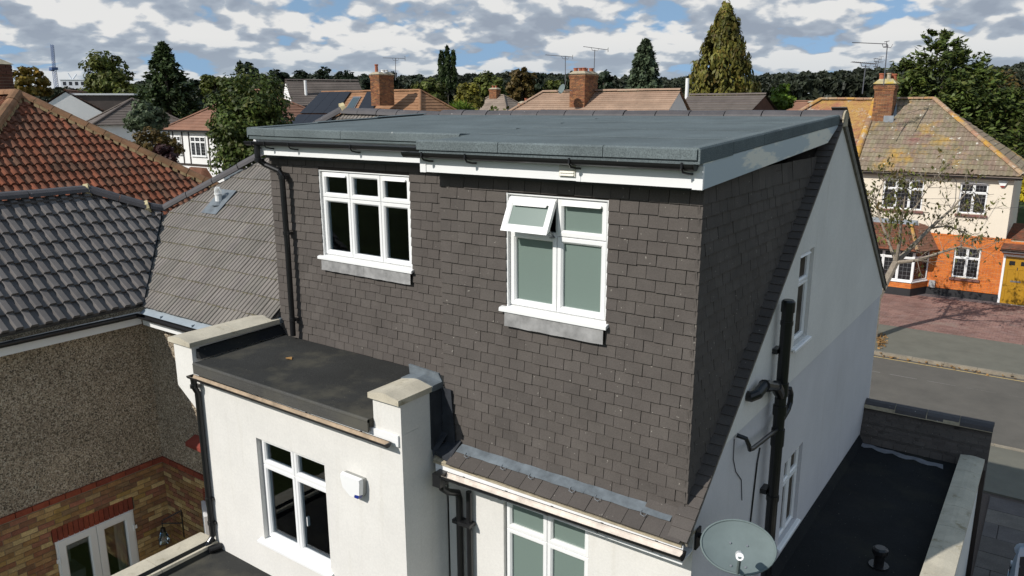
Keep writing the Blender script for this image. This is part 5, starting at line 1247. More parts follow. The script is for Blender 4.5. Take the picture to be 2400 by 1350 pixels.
# bay window with its tiled roof
BX0, BX1, BF = -4.95, -2.60, 30.20
bz0, bz1 = -4.02, -2.72
brick_wall(OH, face_S(BF), BX0, BX1, G+.42, bz0-.04, [], 'orange', 'jointlight', limit=70, back=.1)
cdx, cdy = (-2.14-BX1), (FY-.01-BF); cl = math.hypot(cdx, cdy); cu = np.array([cdx, cdy, 0])/cl; cn = np.array([cu[1], -cu[0], 0])
def face_C(p): return tuple(np.array([BX1, BF, 0])+cu*p[0]+cn*p[2]+np.array([0, 0, p[1]]))
brick_wall(OH, face_C, 0.005, cl, G+.42, bz0-.04, [], 'orange', 'jointlight', limit=30, back=.1, backname='bay_side')
mb = MB(); mb.box(BX0, BX1, BF-.014, BF, G+.05, G+.42); mb2 = MB(face_C); mb2.box(0.01, cl, G+.05, G+.42, -.03, .013); mb.build('plinth', 'plinth', OH); mb2.build('plinth', 'plinth', OH)
window(OH, face_S(BF), BX0, BX1, bz0, bz1, [-4.37, -3.78, -3.19], -3.02, -.01, glass='darkglass', fw=.06, sb=.05, silld=.07, bars=(3, 5, .0035), sillover=.02)
window(OH, face_C, .03, cl-.02, bz0, bz1, [], -3.02, -.01, glass='darkglass', fw=.06, sb=.06, silld=.07, bars=(3, 5, .0035), sillover=.0)
mb = MB(); mb.box(BX1-.035, BX1+.035, BF-.03, BF+.03, bz0, bz1); mb.build('corner_post', 'upvc', OH)
be = -2.66
e0, e1, e2 = np.array((BX0, BF-.22, be)), np.array((BX1+.12, BF-.22, be)), np.array((-1.86, FY-.02, be))
t0, t1 = np.array((BX0, FY-.25, -1.72)), np.array((BX1-.35, FY-.25, -1.72)); t2 = np.array((-2.35, FY-.02, -1.72))
tile_roof(OH, 'bay_tile', [e0, e1, t1, t0], .17, .11, [(0, 0), (.03, 0), (.97, .003), (1, 0)], .014, 'redtile', 120, lift=.014, bond=.5)
tile_roof(OH, 'bay_hip_tile', [e1, e2, t2, t1], .17, .11, [(0, 0), (.03, 0), (.97, .003), (1, 0)], .014, 'brownroof', 60, lift=.014, bond=.5)
roofskin(OH, [[e0, e1, t1, t0], [e1, e2, t2, t1]], 'redtile', 'bay_roof')
ridge_run(OH, 'bay_hip', e1+np.array([0, 0, .03]), t1+np.array([0, 0, .03]), .07, .3, 'oldridge')
mb = MB(); mb.prism([t0+np.array([0, 0, .0]), t1+np.array([0, 0, 0]), (t1[0]+.25, FY-.012, -1.72), (t0[0], FY-.012, -1.72)], [t0+np.array([0, .1, .12]), t1+np.array([-.05, .1, .12]), (t1[0]+.2, FY-.012, -1.52), (t0[0], FY-.012, -1.52)]); mb.build('bay_flashing', 'greysash', OH)
gutter(OH, (BX0, BF-.25, be-.03), (BX1+.12, BF-.25, be-.03), .045); gutter(OH, tuple(e1+np.array([.03, -.0, -.03])), tuple(e2+np.array([.03, 0, -.03])), .045)
mb = MB(); mb.prism([(BX0, BF-.12, be-.05), (BX1+.06, BF-.12, be-.05), (-1.95, FY-.015, be-.05), (BX0, FY-.015, be-.05)], [(BX0, BF-.12, be-.02), (BX1+.06, BF-.12, be-.02), (-1.95, FY-.015, be-.02), (BX0, FY-.015, be-.02)]); mb.build('bay_soffit', 'fascia', OH)
# porch with the ochre door
mb = MB(); mb.box(.52, .60, FY-.05, FY+.06, G+.02, -2.62); mb.box(1.48, 1.56, FY-.05, FY+.06, G+.02, -2.62); mb.box(.601, 1.479, FY-.05, FY+.06, -2.70, -2.62); mb.box(.48, 1.6, FY-.12, FY-.051, G+.0, G+.09); dr = mb.build('door_frame', 'upvc', OH)
mb = MB(); mb.box(.603, 1.477, FY-.03, FY+.015, G+.06, -2.703); dl = mb.build('front_door', 'yellowdoor', OH)
for (a, b, c, d) in ((.70, 1.0, -3.9, -3.2), (1.08, 1.38, -3.9, -3.2), (.70, 1.0, -4.55, -4.02), (1.08, 1.38, -4.55, -4.02)):
    mb = MB(face_S(FY-.03)); mb.ring(a, b, c, d, .03, -.002, .012, .01); mb.build('door_panel', 'yellowdoor', dl)
for (a, b) in ((.74, .94), (1.14, 1.34)):
    mb = MB(); mb.box(a, b, FY-.036, FY-.0301, -3.05, -2.88); mb.build('door_light', 'darkglass', dl)
mb = MB(); mb.box(.86, 1.22, FY-.045, FY-.031, -3.74, -3.68); mb.build('letter_plate', 'metal', dl)
mb = MB(); mb.tube([(1.04, FY-.05, -3.12), (1.04, FY-.05, -3.24)], .012, 6); mb.build('knocker', 'chrome', dl)
mb = MB(); mb.tube([(1.43, FY-.06, -3.72), (1.33, FY-.06, -3.72)], .012, 6); mb.build('door_handle', 'chrome', dl)
mb = MB(); mb.box(.51, 4.5, FY-.005, 34, -2.48, -2.2); mb.build('porch_wall', 'orange', OH)
mb = MB(); mb.box(.44, 4.5, FY-.36, FY-.34, -2.52, -2.36); mb.box(.44, 4.5, FY-.339, FY-.011, -2.52, -2.50); mb.build('fascia_board', 'fascia', OH)
pe = [np.array((.40, FY-.42, -2.34)), np.array((4.5, FY-.42, -2.34)), np.array((4.5, FY+1.6, -1.55)), np.array((.62, FY+1.6, -1.55))]
tile_roof(OH, 'porch_tile', pe, .17, .12, [(0, 0), (.03, 0), (.97, .003), (1, 0)], .014, 'redtile', 60, lift=.014, bond=.5); roofskin(OH, [pe], 'brownroof', 'porch_roof')
gutter(OH, (.38, FY-.45, -2.40), (4.5, FY-.45, -2.40), .05)
mb = MB(); mb.box(-1.42-.62+.0, -1.80, FY-.10, FY-.011, G+.42, G+.72); o = mb.build('meter_box', simple('meter_grey', (.36, .36, .36), .6), None); tag(o, 'grey meter box low on the orange brick wall', 'meter box')
AB2 = empty('alarm_box', (.1, FY-.05, .2), 'white alarm box with red base on the cream wall under the eaves', 'alarm box')
mb = MB(); mb.prism([(-.05, FY-.09, .33), (.32, FY-.09, .33), (.22, FY-.09, .12), (.05, FY-.09, .12)], [(-.05, FY-.002, .33), (.32, FY-.002, .33), (.22, FY-.002, .12), (.05, FY-.002, .12)]); mb.build('cover', 'upvc', AB2)
mb = MB(); mb.prism([(.05, FY-.088, .117), (.22, FY-.088, .117), (.19, FY-.08, .06), (.08, FY-.08, .06)], [(.05, FY-.003, .117), (.22, FY-.003, .117), (.19, FY-.003, .06), (.08, FY-.003, .06)]); mb.build('strobe_lens', simple('red_lens', (.3, .03, .02), .4), AB2)
mb = MB(); mb.tube([(-2.0, FY-.012, .30), (-1.6, FY-.02, .34), (-1.5, FY-.02, .20), (-1.45, FY-.02, -.6), (-1.6, FY-.02, -1.0)], .008, 5); o = mb.build('cable', 'aerial', OH)

# ================================================================== HOUSES FURTHER OFF
def frame(O_, yaw):
    ux = np.array([math.cos(yaw), math.sin(yaw), 0]); uy = np.array([-math.sin(yaw), math.cos(yaw), 0]); O_ = np.array(O_, float)
    return lambda p: tuple(O_+ux*p[0]+uy*p[1]+np.array([0, 0, p[2]]))
def brick_stack(parent, F, x0, x1, y0, y1, z0, z1, mat='chimbrick', name='chimney', nparts=40):
    mb = MB(F); mb.box(x0+.012, x1-.012, y0+.012, y1-.012, z0, z1); ch = mb.build(name, 'jointlight', parent)
    O_ = np.array(F((0, 0, 0))); ux = np.array(F((1, 0, 0)))-O_; uy = np.array(F((0, 1, 0)))-O_; uz = np.array([0, 0, 1.]); mats = []
    for r_ in range(int((z1-z0)/.075)):
        z = z0+.004+r_*.075; w_ = .03*max(0, r_-int((z1-z0)/.075)+4)*.6
        for k in range(int((x1-x0)/.225)+2):
            x = x0-w_+k*.225-(r_ % 2)*.1125; a, b = max(x, x0-w_), min(x+.215, x1+w_)
            if b-a > .03: mats.append(mat4(ux*(b-a)/.215, uz, -uy, O_+ux*a+uy*(y0-w_+.012)+uz*z))
        for side in (x1+w_-.012, ):
            for k in range(int((y1-y0)/.225)+2):
                y = y0-w_+k*.225-((r_+1) % 2)*.1125; a, b = max(y, y0-w_), min(y+.215, y1)
                if b-a > .03: mats.append(mat4(uy*(b-a)/.215, uz, ux, O_+ux*side+uy*a+uz*z))
    pieces(ch, 'brick', boxv(0, .215, 0, .065, -.01, .012), BOXF, mats, mat, nparts)
    mb = MB(F); mb.prism([(x0-.07, y0-.07, z1), (x1+.07, y0-.07, z1), (x1+.07, y1+.07, z1), (x0-.07, y1+.07, z1)], [(x0+.15, y0+.15, z1+.16), (x1-.15, y0+.15, z1+.16), (x1-.15, y1-.15, z1+.16), (x0+.15, y1-.15, z1+.16)]); mb.build('flaunching', 'mortar', ch)
    return ch
def far_house(label, O_, yaw, w, d, ez, rz, hl, hr, wallm, roofm, group='houses in the streets behind', n=14, eav=.35, wins=(), solid=True):
    """ridge along local x; front wall at local y=0; hl / hr: how far the ridge stops short of each end (hip), 0 = gable"""
    F = frame((O_[0], O_[1], 0), yaw)
    root = empty('house', (O_[0], O_[1], G), label, 'house', group)
    mb = MB(F)
    hi = rz-.1
    if hl == 0 and hr == 0:
        mb.prism([(0, 0, G), (0, d, G), (0, d, ez-.05), (0, d/2, hi), (0, 0, ez-.05)], [(w, 0, G), (w, d, G), (w, d, ez-.05), (w, d/2, hi), (w, 0, ez-.05)])
    elif hl == 0 or hr == 0:
        mb.box(0, w, 0, d, G, ez-.05); g = 0 if hl == 0 else w; s_ = .2 if hl == 0 else -.2
        mb.prism([(g, 0.01, ez-.06), (g, d-.01, ez-.06), (g, d/2, hi)], [(g+s_, 0.01, ez-.06), (g+s_, d-.01, ez-.06), (g+s_, d/2, hi)])
    else: mb.box(0, w, 0, d, G, ez-.05)
    mb.build('wall', wallm, root)
    el = -.1 if hl == 0 else -eav; er = w+.1 if hr == 0 else w+eav
    zl = ez-.02
    c = dict(fl=F((el, -eav, zl)), fr=F((er, -eav, zl)), bl=F((el, d+eav, zl)), br=F((er, d+eav, zl)), rl=F((hl if hl else el, d/2, rz)), rr=F((w-hr if hr else er, d/2, rz)))
    course_roof(root, [c['fl'], c['fr'], c['rr'], c['rl']], n, roofm, 'roof')
    course_roof(root, [c['br'], c['bl'], c['rl'], c['rr']], n, roofm, 'roof')
    if hl: course_roof(root, [c['bl'], c['fl'], c['rl'], c['rl']], n, roofm, 'roof')
    if hr: course_roof(root, [c['fr'], c['br'], c['rr'], c['rr']], n, roofm, 'roof')
    u_ = np.array([0, 0, .04])
    ridge_run(root, 'ridge_tile', np.array(c['rl'])+u_, np.array(c['rr'])+u_, .12, 1.4, roofm)
    for a, b, h in (('fl', 'rl', hl), ('fr', 'rr', hr), ('br', 'rr', hr)):
        if h: ridge_run(root, 'hip_tile', np.array(c[a])+u_, np.array(c[b])+u_, .11, 1.6, roofm)
    mb = MB(F); mb.box(el, er, -eav-.06, -eav+.02, zl-.12, zl-.01); mb.build('gutter', 'black', root)
    for (u0, u1, z0, z1, cols, tr, side) in wins:
        if side == 'F': T = (lambda p: F((p[0], -.0-p[2], p[1])))
        elif side == 'R': T = (lambda p: F((w+p[2], p[0], p[1])))
        else: T = (lambda p: F((-p[2], d-p[0], p[1])))
        window(root, T, u0, u1, z0, z1, cols, tr, .05, glass='darkglass', fw=.06, sb=.06, silld=.06)
    return root, F, c
# timbered white house with brown hipped roof
A = at(378, 303, 60)
TH, F, c = far_house('white house with dark timber strips and brown hipped roof behind the big green tree', (A[0]+.35, A[1]+.35), 0, 10.5, 9.0, A[2], A[2]+2.9, 4.6, 4.6, 'white_wall', 'brownroof', wins=())
zt = A[2]-.35
def win_bay(F, root, x0, x1, z0, z1, cols, tr):
    window(root, (lambda p: F((p[0], -p[2], p[1]))), x0, x1, z0, z1, cols, tr, .06, glass='darkglass', fw=.07, sb=.06, silld=.06, bars=(2, 4, .008))
win_bay(F, TH, .75, 1.65, zt-1.55, zt-.15, [1.2], zt-.55); win_bay(F, TH, 3.0, 4.9, zt-1.6, zt-.15, [3.6, 4.25], zt-.55)
mb = MB(F)
for x in (.02, .55, 1.8, 2.7, 5.2): mb.box(x, x+.12, -.04, -.001, zt-2.2, zt+.28)
mb.box(0, 10.5, -.045, -.002, zt-2.36, zt-2.201); mb.box(0, 10.5, -.05, -.003, zt+.281, zt+.33); o = mb.build('timber_strip', 'timber', TH)
mb = MB(F); mb.prism([(2.2, -1.0, zt-3.25), (5.2, -1.0, zt-3.25), (5.5, -.002, zt-3.25), (2.0, -.002, zt-3.25)], [(2.9, -.25, zt-2.45), (4.5, -.25, zt-2.45), (4.7, -.002, zt-2.45), (2.7, -.002, zt-2.45)]); mb.build('bay_roof', 'redtile', TH)
mb = MB(F); mb.prism([(2.35, -.85, G), (5.05, -.85, G), (5.3, -.003, G), (2.15, -.003, G)], [(2.35, -.85, zt-3.26), (5.05, -.85, zt-3.26), (5.3, -.003, zt-3.26), (2.15, -.003, zt-3.26)]); mb.build('bay', 'white_wall', TH)
window(TH, (lambda p: F((p[0], -.85-p[2], p[1]))), 2.45, 4.95, zt-4.5, zt-3.35, [3.1, 3.7, 4.35], zt-3.75, .05, glass='darkglass', fw=.07, sb=.06, silld=.06)
def rooflight(parent, quad, name='rooflight'):
    q = [np.array(p) for p in quad]; n = unit(np.cross(q[1]-q[0], q[3]-q[0])); n = n if n[2] > 0 else -n
    mb = MB(); mb.prism(q, [p+n*.10 for p in q]); o = mb.build(name, 'metal', parent); cc = sum(q)/4
    q2 = [cc+(p-cc)*.82 for p in q]; mb = MB(); mb.prism([p+n*.101 for p in q2], [p+n*.115 for p in q2]); mb.build('pane', 'skyglass', o); return o
def on_quad(c_, f, g):  # point of a slope: f along the eaves, g up the slope
    a = np.array(c_['fl'])*(1-f)+np.array(c_['fr'])*f; b = np.array(c_['rl'])*(1-f)+np.array(c_['rr'])*f; return a*(1-g)+b*g
lq = lambda f, g: (np.array(c['bl'])*(1-f)+np.array(c['fl'])*f)*(1-g)+np.array(c['rl'])*g
rooflight(TH, [on_quad(c, .24, .52), on_quad(c, .33, .52), on_quad(c, .36, .72), on_quad(c, .27, .72)])
# white gabled house far left
A = at(153, 213, 66); yaw_b = math.radians(-36)
ux = np.array([math.cos(yaw_b), math.sin(yaw_b)]); uy = np.array([-math.sin(yaw_b), math.cos(yaw_b)])
w_b, d_b = 9.0, 7.6
O_b = A[:2]-ux*(w_b+.0)-uy*d_b/2
GH, F, c = far_house('white gable-ended house with brown roof and flat dormer beyond the red roof', O_b, yaw_b, w_b, d_b, A[2]-2.5, A[2], 0, 0, 'white_wall', 'brownroof')
rooflight(GH, [on_quad(c, .40, .45), on_quad(c, .50, .45), on_quad(c, .50, .8), on_quad(c, .40, .8)])
mb = MB(F); mb.box(w_b-5, w_b-.35, d_b/2+.4, d_b+1.2, A[2]-2.4, A[2]-.35); mb.build('flat_dormer', 'darkroof', GH)
mb = MB(F); mb.box(w_b-5.2, w_b-.2, d_b/2+.2, d_b+1.5, A[2]-.349, A[2]-.2); mb.build('dormer_edge', 'fascia', GH)
A2 = at(208, 290, 62)
H2, F, c = far_house('low white house with small dark hipped roof beside the white gable', (A2[0], A2[1]), math.radians(-20), 5.0, 6.0, A2[2], A2[2]+1.9, 2.6, 2.3, 'white_wall', 'darkroof', n=10)
# white boarded gable behind the green tree
A = at(687, 247, 62); yw = math.radians(62)
BH, F, c = far_house('white boarded house with dark roof and tall white flue beside the green tree', (A[0], A[1]), yw, 6.0, 4.6, A[2], A[2]+2.0, 0, 0, 'white_wall', 'darkroof', wins=((1.6, 2.7, A[2]-1.3, A[2]-.25, [2.15], None, 'F'),))
mb = MB(F)
for k in range(14): mb.prism([(-.02, -.012, A[2]-.25-k*.19), (-.02, -.035, A[2]-.25-k*.19), (-.02, -.012, A[2]-.08-k*.19)], [(6.0, -.012, A[2]-.25-k*.19), (6.0, -.035, A[2]-.25-k*.19), (6.0, -.012, A[2]-.08-k*.19)])
for k in range(20):
    z = A[2]+1.6-k*.19; hw = 2.3 if z < A[2] else max(.1, 2.3*(1-(z-A[2])/2.0)); mb.prism([(-.012, 2.3-hw, z), (-.04, 2.3-hw, z), (-.012, 2.3-hw, z+.17)], [(-.012, 2.3+hw, z), (-.04, 2.3+hw, z), (-.012, 2.3+hw, z+.17)])
o = mb.build('weatherboards', 'white_wall', BH); o['kind'] = 'stuff'
P_ = at(717, 218, 63); mb = MB(); mb.tube([P_-np.array([0, 0, .8]), P_+np.array([0, 0, 1.0])], .11, 10); mb.build('flue_pipe', 'whitepipe', BH)
# solar roof
A = at(990, 213, 52.5); wS = 13.5
SH, F, c = far_house('house with solar panels and rooflight on its orange tiled roof', (A[0]-wS+3.4, A[1]-4.2), 0, wS, 8.4, A[2]-3.3, A[2], 0, 3.6, 'white_wall', 'orangeroof', n=17)
def panel_grid(f0, f1, g0, g1, nf, ng):
    n = unit(np.cross(on_quad(c, 1, 0)-on_quad(c, 0, 0), on_quad(c, 0, 1)-on_quad(c, 0, 0)))
    for i in range(nf):
        for j in range(ng):
            a, b = f0+(f1-f0)*i/nf+.001, f0+(f1-f0)*(i+1)/nf-.001; p, q = g0+(g1-g0)*j/ng+.003, g0+(g1-g0)*(j+1)/ng-.003
            Q = [on_quad(c, a, p), on_quad(c, b, p), on_quad(c, b, q), on_quad(c, a, q)]
            mb = MB(); mb.prism([x+n*.10 for x in Q], [x+n*.14 for x in Q]); o = mb.build('solar_panel', 'solar', SH)
panel_grid(.0, .33, .52, .985, 3, 1); panel_grid(-.0, .33, .05, .5, 3, 1); panel_grid(.50, .63, .5, .97, 1, 1)
rooflight(SH, [on_quad(c, .385, .60), on_quad(c, .46, .60), on_quad(c, .46, .88), on_quad(c, .385, .88)])
CH = at(890, 222, 50.5)
F0 = frame((CH[0], CH[1], 0), 0)
ch = brick_stack(SH, F0, -.82, 0, 0, 1.35, CH[2]-.7, CH[2]+1.3, nparts=60)
pot(ch, CH[0]-.45, CH[1]+.25, CH[2]+1.4, .55, .11); pot(ch, CH[0]-.2, CH[1]+.6, CH[2]+1.38, .22, .17, 'whitepipe', 'pot_cap'); pot(ch, CH[0]-.35, CH[1]+1.05, CH[2]+1.38, .25, .12, 'whitepipe', 'pot_cap')
# big plain tiled roof
A = at(1272, 218, 47.5); Bq = onp(1, A[1], 1592, 213)
wF = Bq[0]-A[0]+3.4
PH, F, c = far_house('house with long pale brown plain tiled roof and tall brick chimney', (A[0]-3.4, A[1]-4.0), 0, wF, 8.0, A[2]-3.1, A[2]+.02, 3.4, 0, 'white_wall', 'plainroof', n=28)
CH = at(1370, 236, 44.5); F0 = frame((CH[0], CH[1], 0), 0)
ch = brick_stack(PH, F0, -1.02, 0, 0, 1.5, CH[2]-.5, CH[2]+1.52, mat='chimbrick', nparts=80)
for k, (dx, dy) in enumerate(((-.8, .3), (-.5, .35), (-.25, .3), (-.6, 1.1), (-.25, 1.15))): pot(ch, CH[0]+dx, CH[1]+dy, CH[2]+1.60, .26, .13)
A = at(1600, 214, 52); LH, F, c = far_house('low dark roofed house with white flue beside the golden conifer', (A[0]+.6, A[1]-3), 0, 5, 6, A[2]-1.5, A[2]-.3, 0, 0, 'darkbrick', 'darkroof', n=8)
P_ = at(1610, 214, 52); mb = MB(); mb.tube([P_-np.array([0, 0, .9]), P_+np.array([0, 0, .85])], .12, 10); mb.build('flue_pipe', 'whitepipe', LH)
A = at(1166, 224, 92); EH, F, c = far_house('small distant house with grey-brown pyramid roof and brick chimney', (A[0]-4.5, A[1]-4), 0, 9, 8, A[2]-2.9, A[2], 3.6, 3.6, 'white_wall', 'greyroof', n=12)
F0 = frame((A[0]-.8, A[1]-.6, 0), 0); ch = brick_stack(EH, F0, 0, 1.1, 0, .8, A[2]-.8, A[2]+.75, nparts=0); pot(ch, A[0]-.5, A[1]-.2, A[2]+.85, .3, .14); pot(ch, A[0]-.05, A[1]-.2, A[2]+.85, .3, .14)
A = at(1196, 246, 64); EH2, F, c = far_house('distant slate roofed house with squat orange chimney', (A[0]-1.5, A[1]), 0, 7, 7, A[2]-2.2, A[2]-.25, 2.5, 2.5, 'white_wall', 'darkroof', n=10)
F0 = frame((A[0], A[1]+1.2, 0), 0); ch = brick_stack(EH2, F0, 0, 1.1, 0, .8, A[2]-1.4, A[2]+.15, mat='orange', nparts=0); pot(ch, A[0]+.5, A[1]+1.6, A[2]+.25, .3, .14)
A = at(1865, 238, 88); FH, F, c = far_house('distant red roofed house beside the bright green tree', (A[0]-2, A[1]-3), 0, 6, 6, A[2]-2.0, A[2], 2.0, 2.0, 'cream', 'brownroof', n=8)
F0 = frame((A[0]+1.6, A[1]-1.0, 0), 0); brick_stack(FH, F0, 0, .7, 0, .7, A[2]-1.5, A[2]-.1, nparts=0)
# white flats and tower crane on the skyline
A = at(141, 188, 300); FB = empty('flats', (A[0], A[1], G), 'pale block of flats on the skyline at far left', 'block of flats')
F = frame((A[0], A[1], 0), math.radians(38))
mb = MB(F); mb.box(0, 9.6, 0, 9, G, A[2]); mb.build('wall', 'flat_wall', FB)
mb = MB(F); mb.box(-.2, 9.8, -.2, 9.2, A[2]+.001, A[2]+.35); mb.build('parapet', 'flat_wall', FB)
for i in range(4):
    for j in range(3):
        mb = MB(F); mb.box(.9+i*2.3, 2.1+i*2.3, -.06, .05, A[2]-1.9-j*2.7, A[2]-.6-j*2.7); mb.build('window', 'darkglass', FB)
VM = empty('roof_mast', tuple(at(172, 187, 305)), 'white V shaped masts standing on the flats roof', 'mast')
for (x2, y2) in ((159, 172), (179, 174)):
    mb = MB(); mb.tube([at(169, 188, 305), at(x2, y2, 305)], .28, 6); mb.build('mast_arm', 'flat_wall', VM)
CRN = empty('tower_crane', tuple(at(130, 215, 420)), 'blue lattice tower crane with raised jib against the clouds', 'crane')
def lattice(pts, wd, nseg, name):
    mb = MB(); a, b = np.array(pts[0]), np.array(pts[1]); s_ = RT*wd/2; t_ = np.cross(unit(b-a), RT)*wd/2
    cs = [s_+t_, s_-t_, -s_-t_, -s_+t_]
    for q in cs: mb.tube([a+q, b+q], .13, 4)
    for k in range(nseg):
        p0, p1 = a+(b-a)*k/nseg, a+(b-a)*(k+1)/nseg
        for i in range(4): mb.tube([p0+cs[i], p1+cs[(i+1) % 4]], .08, 4, cap=False)
    return mb.build(name, 'crane', CRN)
lattice([at(134, 215, 420), at(126.5, 160, 420)], 1.5, 10, 'mast'); lattice([at(126.5, 158, 420), at(122, 105, 420)], 1.1, 12, 'jib')
mb = MB(); P_ = at(125.5, 160, 420); mb.box(P_[0]-1.6, P_[0]+1.6, P_[1]-1.6, P_[1]+1.6, P_[2]-.9, P_[2]+.5); mb.build('slewing_cab', 'crane', CRN)
mb = MB(); P_ = at(121.5, 164, 420); mb.box(P_[0]-1.2, P_[0]+.6, P_[1]-1, P_[1]+1, P_[2]-.5, P_[2]+.6); mb.build('counterweight', 'crane', CRN)

# ------------------------------------------------------------------ aerials and dish on the far chimneys
def aerial(label, foot, top, b0, b1, nel=9, el=.35, group='television aerials on the chimneys', rm=.022):
    foot, top, b0, b1 = [np.array(p, float) for p in (foot, top, b0, b1)]
    R = empty('tv_aerial', tuple(foot), label, 'aerial', group)
    mb = MB(); mb.tube([foot, top], rm, 6); mb.build('mast', 'aerial', R)
    mb = MB(); mb.tube([b0, b1], rm*.75, 6); mb.build('boom', 'aerial', R)
    d = unit(b1-b0); s = unit(np.cross(d, (0, 0, 1)))
    mb = MB(); 
    for k in range(nel):
        p = b0+(b1-b0)*(k+.3)/nel; mb.tube([p-s*el*.5, p+s*el*.5], rm*.5, 4)
    o = mb.build('elements', 'aerial', R); o['kind'] = 'stuff'
    mb = MB(); p = b1-d*.02; w3 = np.array([0, 0, .10])
    for q in (p+w3, p-w3): mb.tube([q-s*.22, q+s*.22], rm*.6, 4)
    mb.tube([p-w3, p+w3], rm*.6, 4); mb.build('reflector', 'aerial', R)
    mb = MB(); q = b0+(b1-b0)*(((top-b0)@d)/np.linalg.norm(b1-b0)); mb.tube([q-d*.22, q-d*.16-np.array([0, 0, .14]), q+d*.16-np.array([0, 0, .14]), q+d*.22], rm*.6, 4); mb.build('boom_cradle', 'aerial', R)
    return R
d_ = 50; aerial('thin aerial with long boom on the solar house chimney', at(927, 188, d_), at(927, 137, d_), at(897, 135.5, d_), at(950, 137, d_), 9)
d_ = 45; aerial('aerial with boom reaching left above the tall brick chimney', at(1325, 200, d_), at(1325, 133, d_), at(1278, 128.5, d_), at(1343, 133.5, d_), 11)
d_ = 45; aerial('tallest aerial right of the tall brick chimney, boom tilted down to the right', at(1392, 178, d_), at(1394, 117, d_), at(1367, 109, d_), at(1426, 117, d_), 10)
d_ = 32; aerial('short aerial with many elements left of the lichened chimney across the road', at(2021, 220, d_), at(2029, 152, d_), at(1997, 145, d_), at(2054, 150, d_), 12, .4)
R_ = aerial('tall mast with single bare boom above the lichened chimney', at(2071, 200, d_), at(2080, 104, d_), at(1997, 99.5, d_), at(2079, 103, d_), 1, .05)
R_ = aerial('small grid aerial on the lichened chimney top', at(2054, 162, d_), at(2061, 138, d_), at(2049, 137, d_), at(2066, 139, d_), 4, .3, rm=.012)
P_ = at(1318, 209, 44); D2 = empty('satellite_dish', tuple(P_), 'small pale round satellite dish beside the tall brick chimney', 'satellite dish', 'satellite dishes')
mb = MB(); nn2 = unit((-.35, -.85, .35)); a2 = unit(np.cross(nn2, (0, 0, 1))); b2 = np.cross(a2, nn2); ns = 20
for i in range(3):
    for k in range(ns):
        g = lambda r_, kk, o_: P_+(a2*math.cos(2*math.pi*kk/ns)+b2*math.sin(2*math.pi*kk/ns))*.29*r_+nn2*(.06*r_*r_+o_)
        for o_ in (0, -.012):
            q = [g(i/3, k, o_), g((i+1)/3, k, o_), g((i+1)/3, k+1, o_), g(i/3, k+1, o_)]; mb.poly(q if i else [q[0], q[1], q[2]])
mb.build('reflector', 'dishgrey', D2, smooth=True)
mb = MB(); mb.tube([P_-b2*.25, P_-b2*.2+nn2*.35], .02, 5); mb.tube([P_-nn2*.02, P_-nn2*.2, P_+np.array([.5, .3, -.1])], .025, 5); mb.build('arm', 'aerial', D2)

# ================================================================== TREES AND WOODS
def leafmesh(name, pos, nrm, sl, sw, mat, parent=None, along=None, jitter=.7, kind=None):
    pos = np.asarray(pos, float); n = len(pos)
    if parent is not None: pos = pos-locofs(parent)
    nr = np.asarray(nrm, float)+RNG.normal(0, jitter, (n, 3)); nr /= np.linalg.norm(nr, axis=1, keepdims=True)+1e-9
    a = RNG.normal(0, 1, (n, 3)) if along is None else np.asarray(along, float)+RNG.normal(0, .35, (n, 3))
    a -= nr*np.sum(a*nr, 1, keepdims=True); a /= np.linalg.norm(a, axis=1, keepdims=True)+1e-9
    b = np.cross(nr, a); s = RNG.uniform(.65, 1.35, (n, 1)); L_, W_ = sl*s, sw*s
    v = np.empty((n, 4, 3)); v[:, 0] = pos-a*L_*.5; v[:, 1] = pos+b*W_*.5-a*L_*.05; v[:, 2] = pos+a*L_*.5; v[:, 3] = pos-b*W_*.5-a*L_*.05
    me = D.meshes.new(name); me.vertices.add(n*4); me.vertices.foreach_set('co', v.reshape(-1))
    me.loops.add(n*4); me.loops.foreach_set('vertex_index', np.arange(n*4, dtype=np.int32))
    me.polygons.add(n); me.polygons.foreach_set('loop_start', np.arange(0, n*4, 4, dtype=np.int32)); me.polygons.foreach_set('loop_total', np.full(n, 4, dtype=np.int32))
    me.update(calc_edges=True); me.materials.append(LF[mat])
    o = D.objects.new(name, me); link(o, parent)
    if kind: o['kind'] = kind
    return o
def sph(n):
    v = RNG.normal(0, 1, (n, 3)); return v/np.linalg.norm(v, axis=1, keepdims=True)
def broad_points(c, r, nblob, nleaf, blob=.32, bottom=-.55, lump=.28):
    """clumps of leaves spread over an uneven crown"""
    c = np.array(c, float); r = np.array(r, float); P = []; Nn = []
    d = sph(nblob*3); d = d[d[:, 2] > bottom][:nblob]
    rad = RNG.uniform(.45, .92, (len(d), 1)); bc = c+d*r*rad
    bs = blob*r.mean()*RNG.uniform(.6, 1.25, len(d)); per = max(4, int(nleaf/len(d)))
    for k in range(len(d)):
        q = sph(per); rr = bs[k]*RNG.uniform(.55, 1.1, (per, 1))**.7
        P.append(bc[k]+q*rr*np.array([1, 1, .8])); Nn.append(q+d[k]*.6+np.array([0, 0, .5]))
    return np.concatenate(P), np.concatenate(Nn)
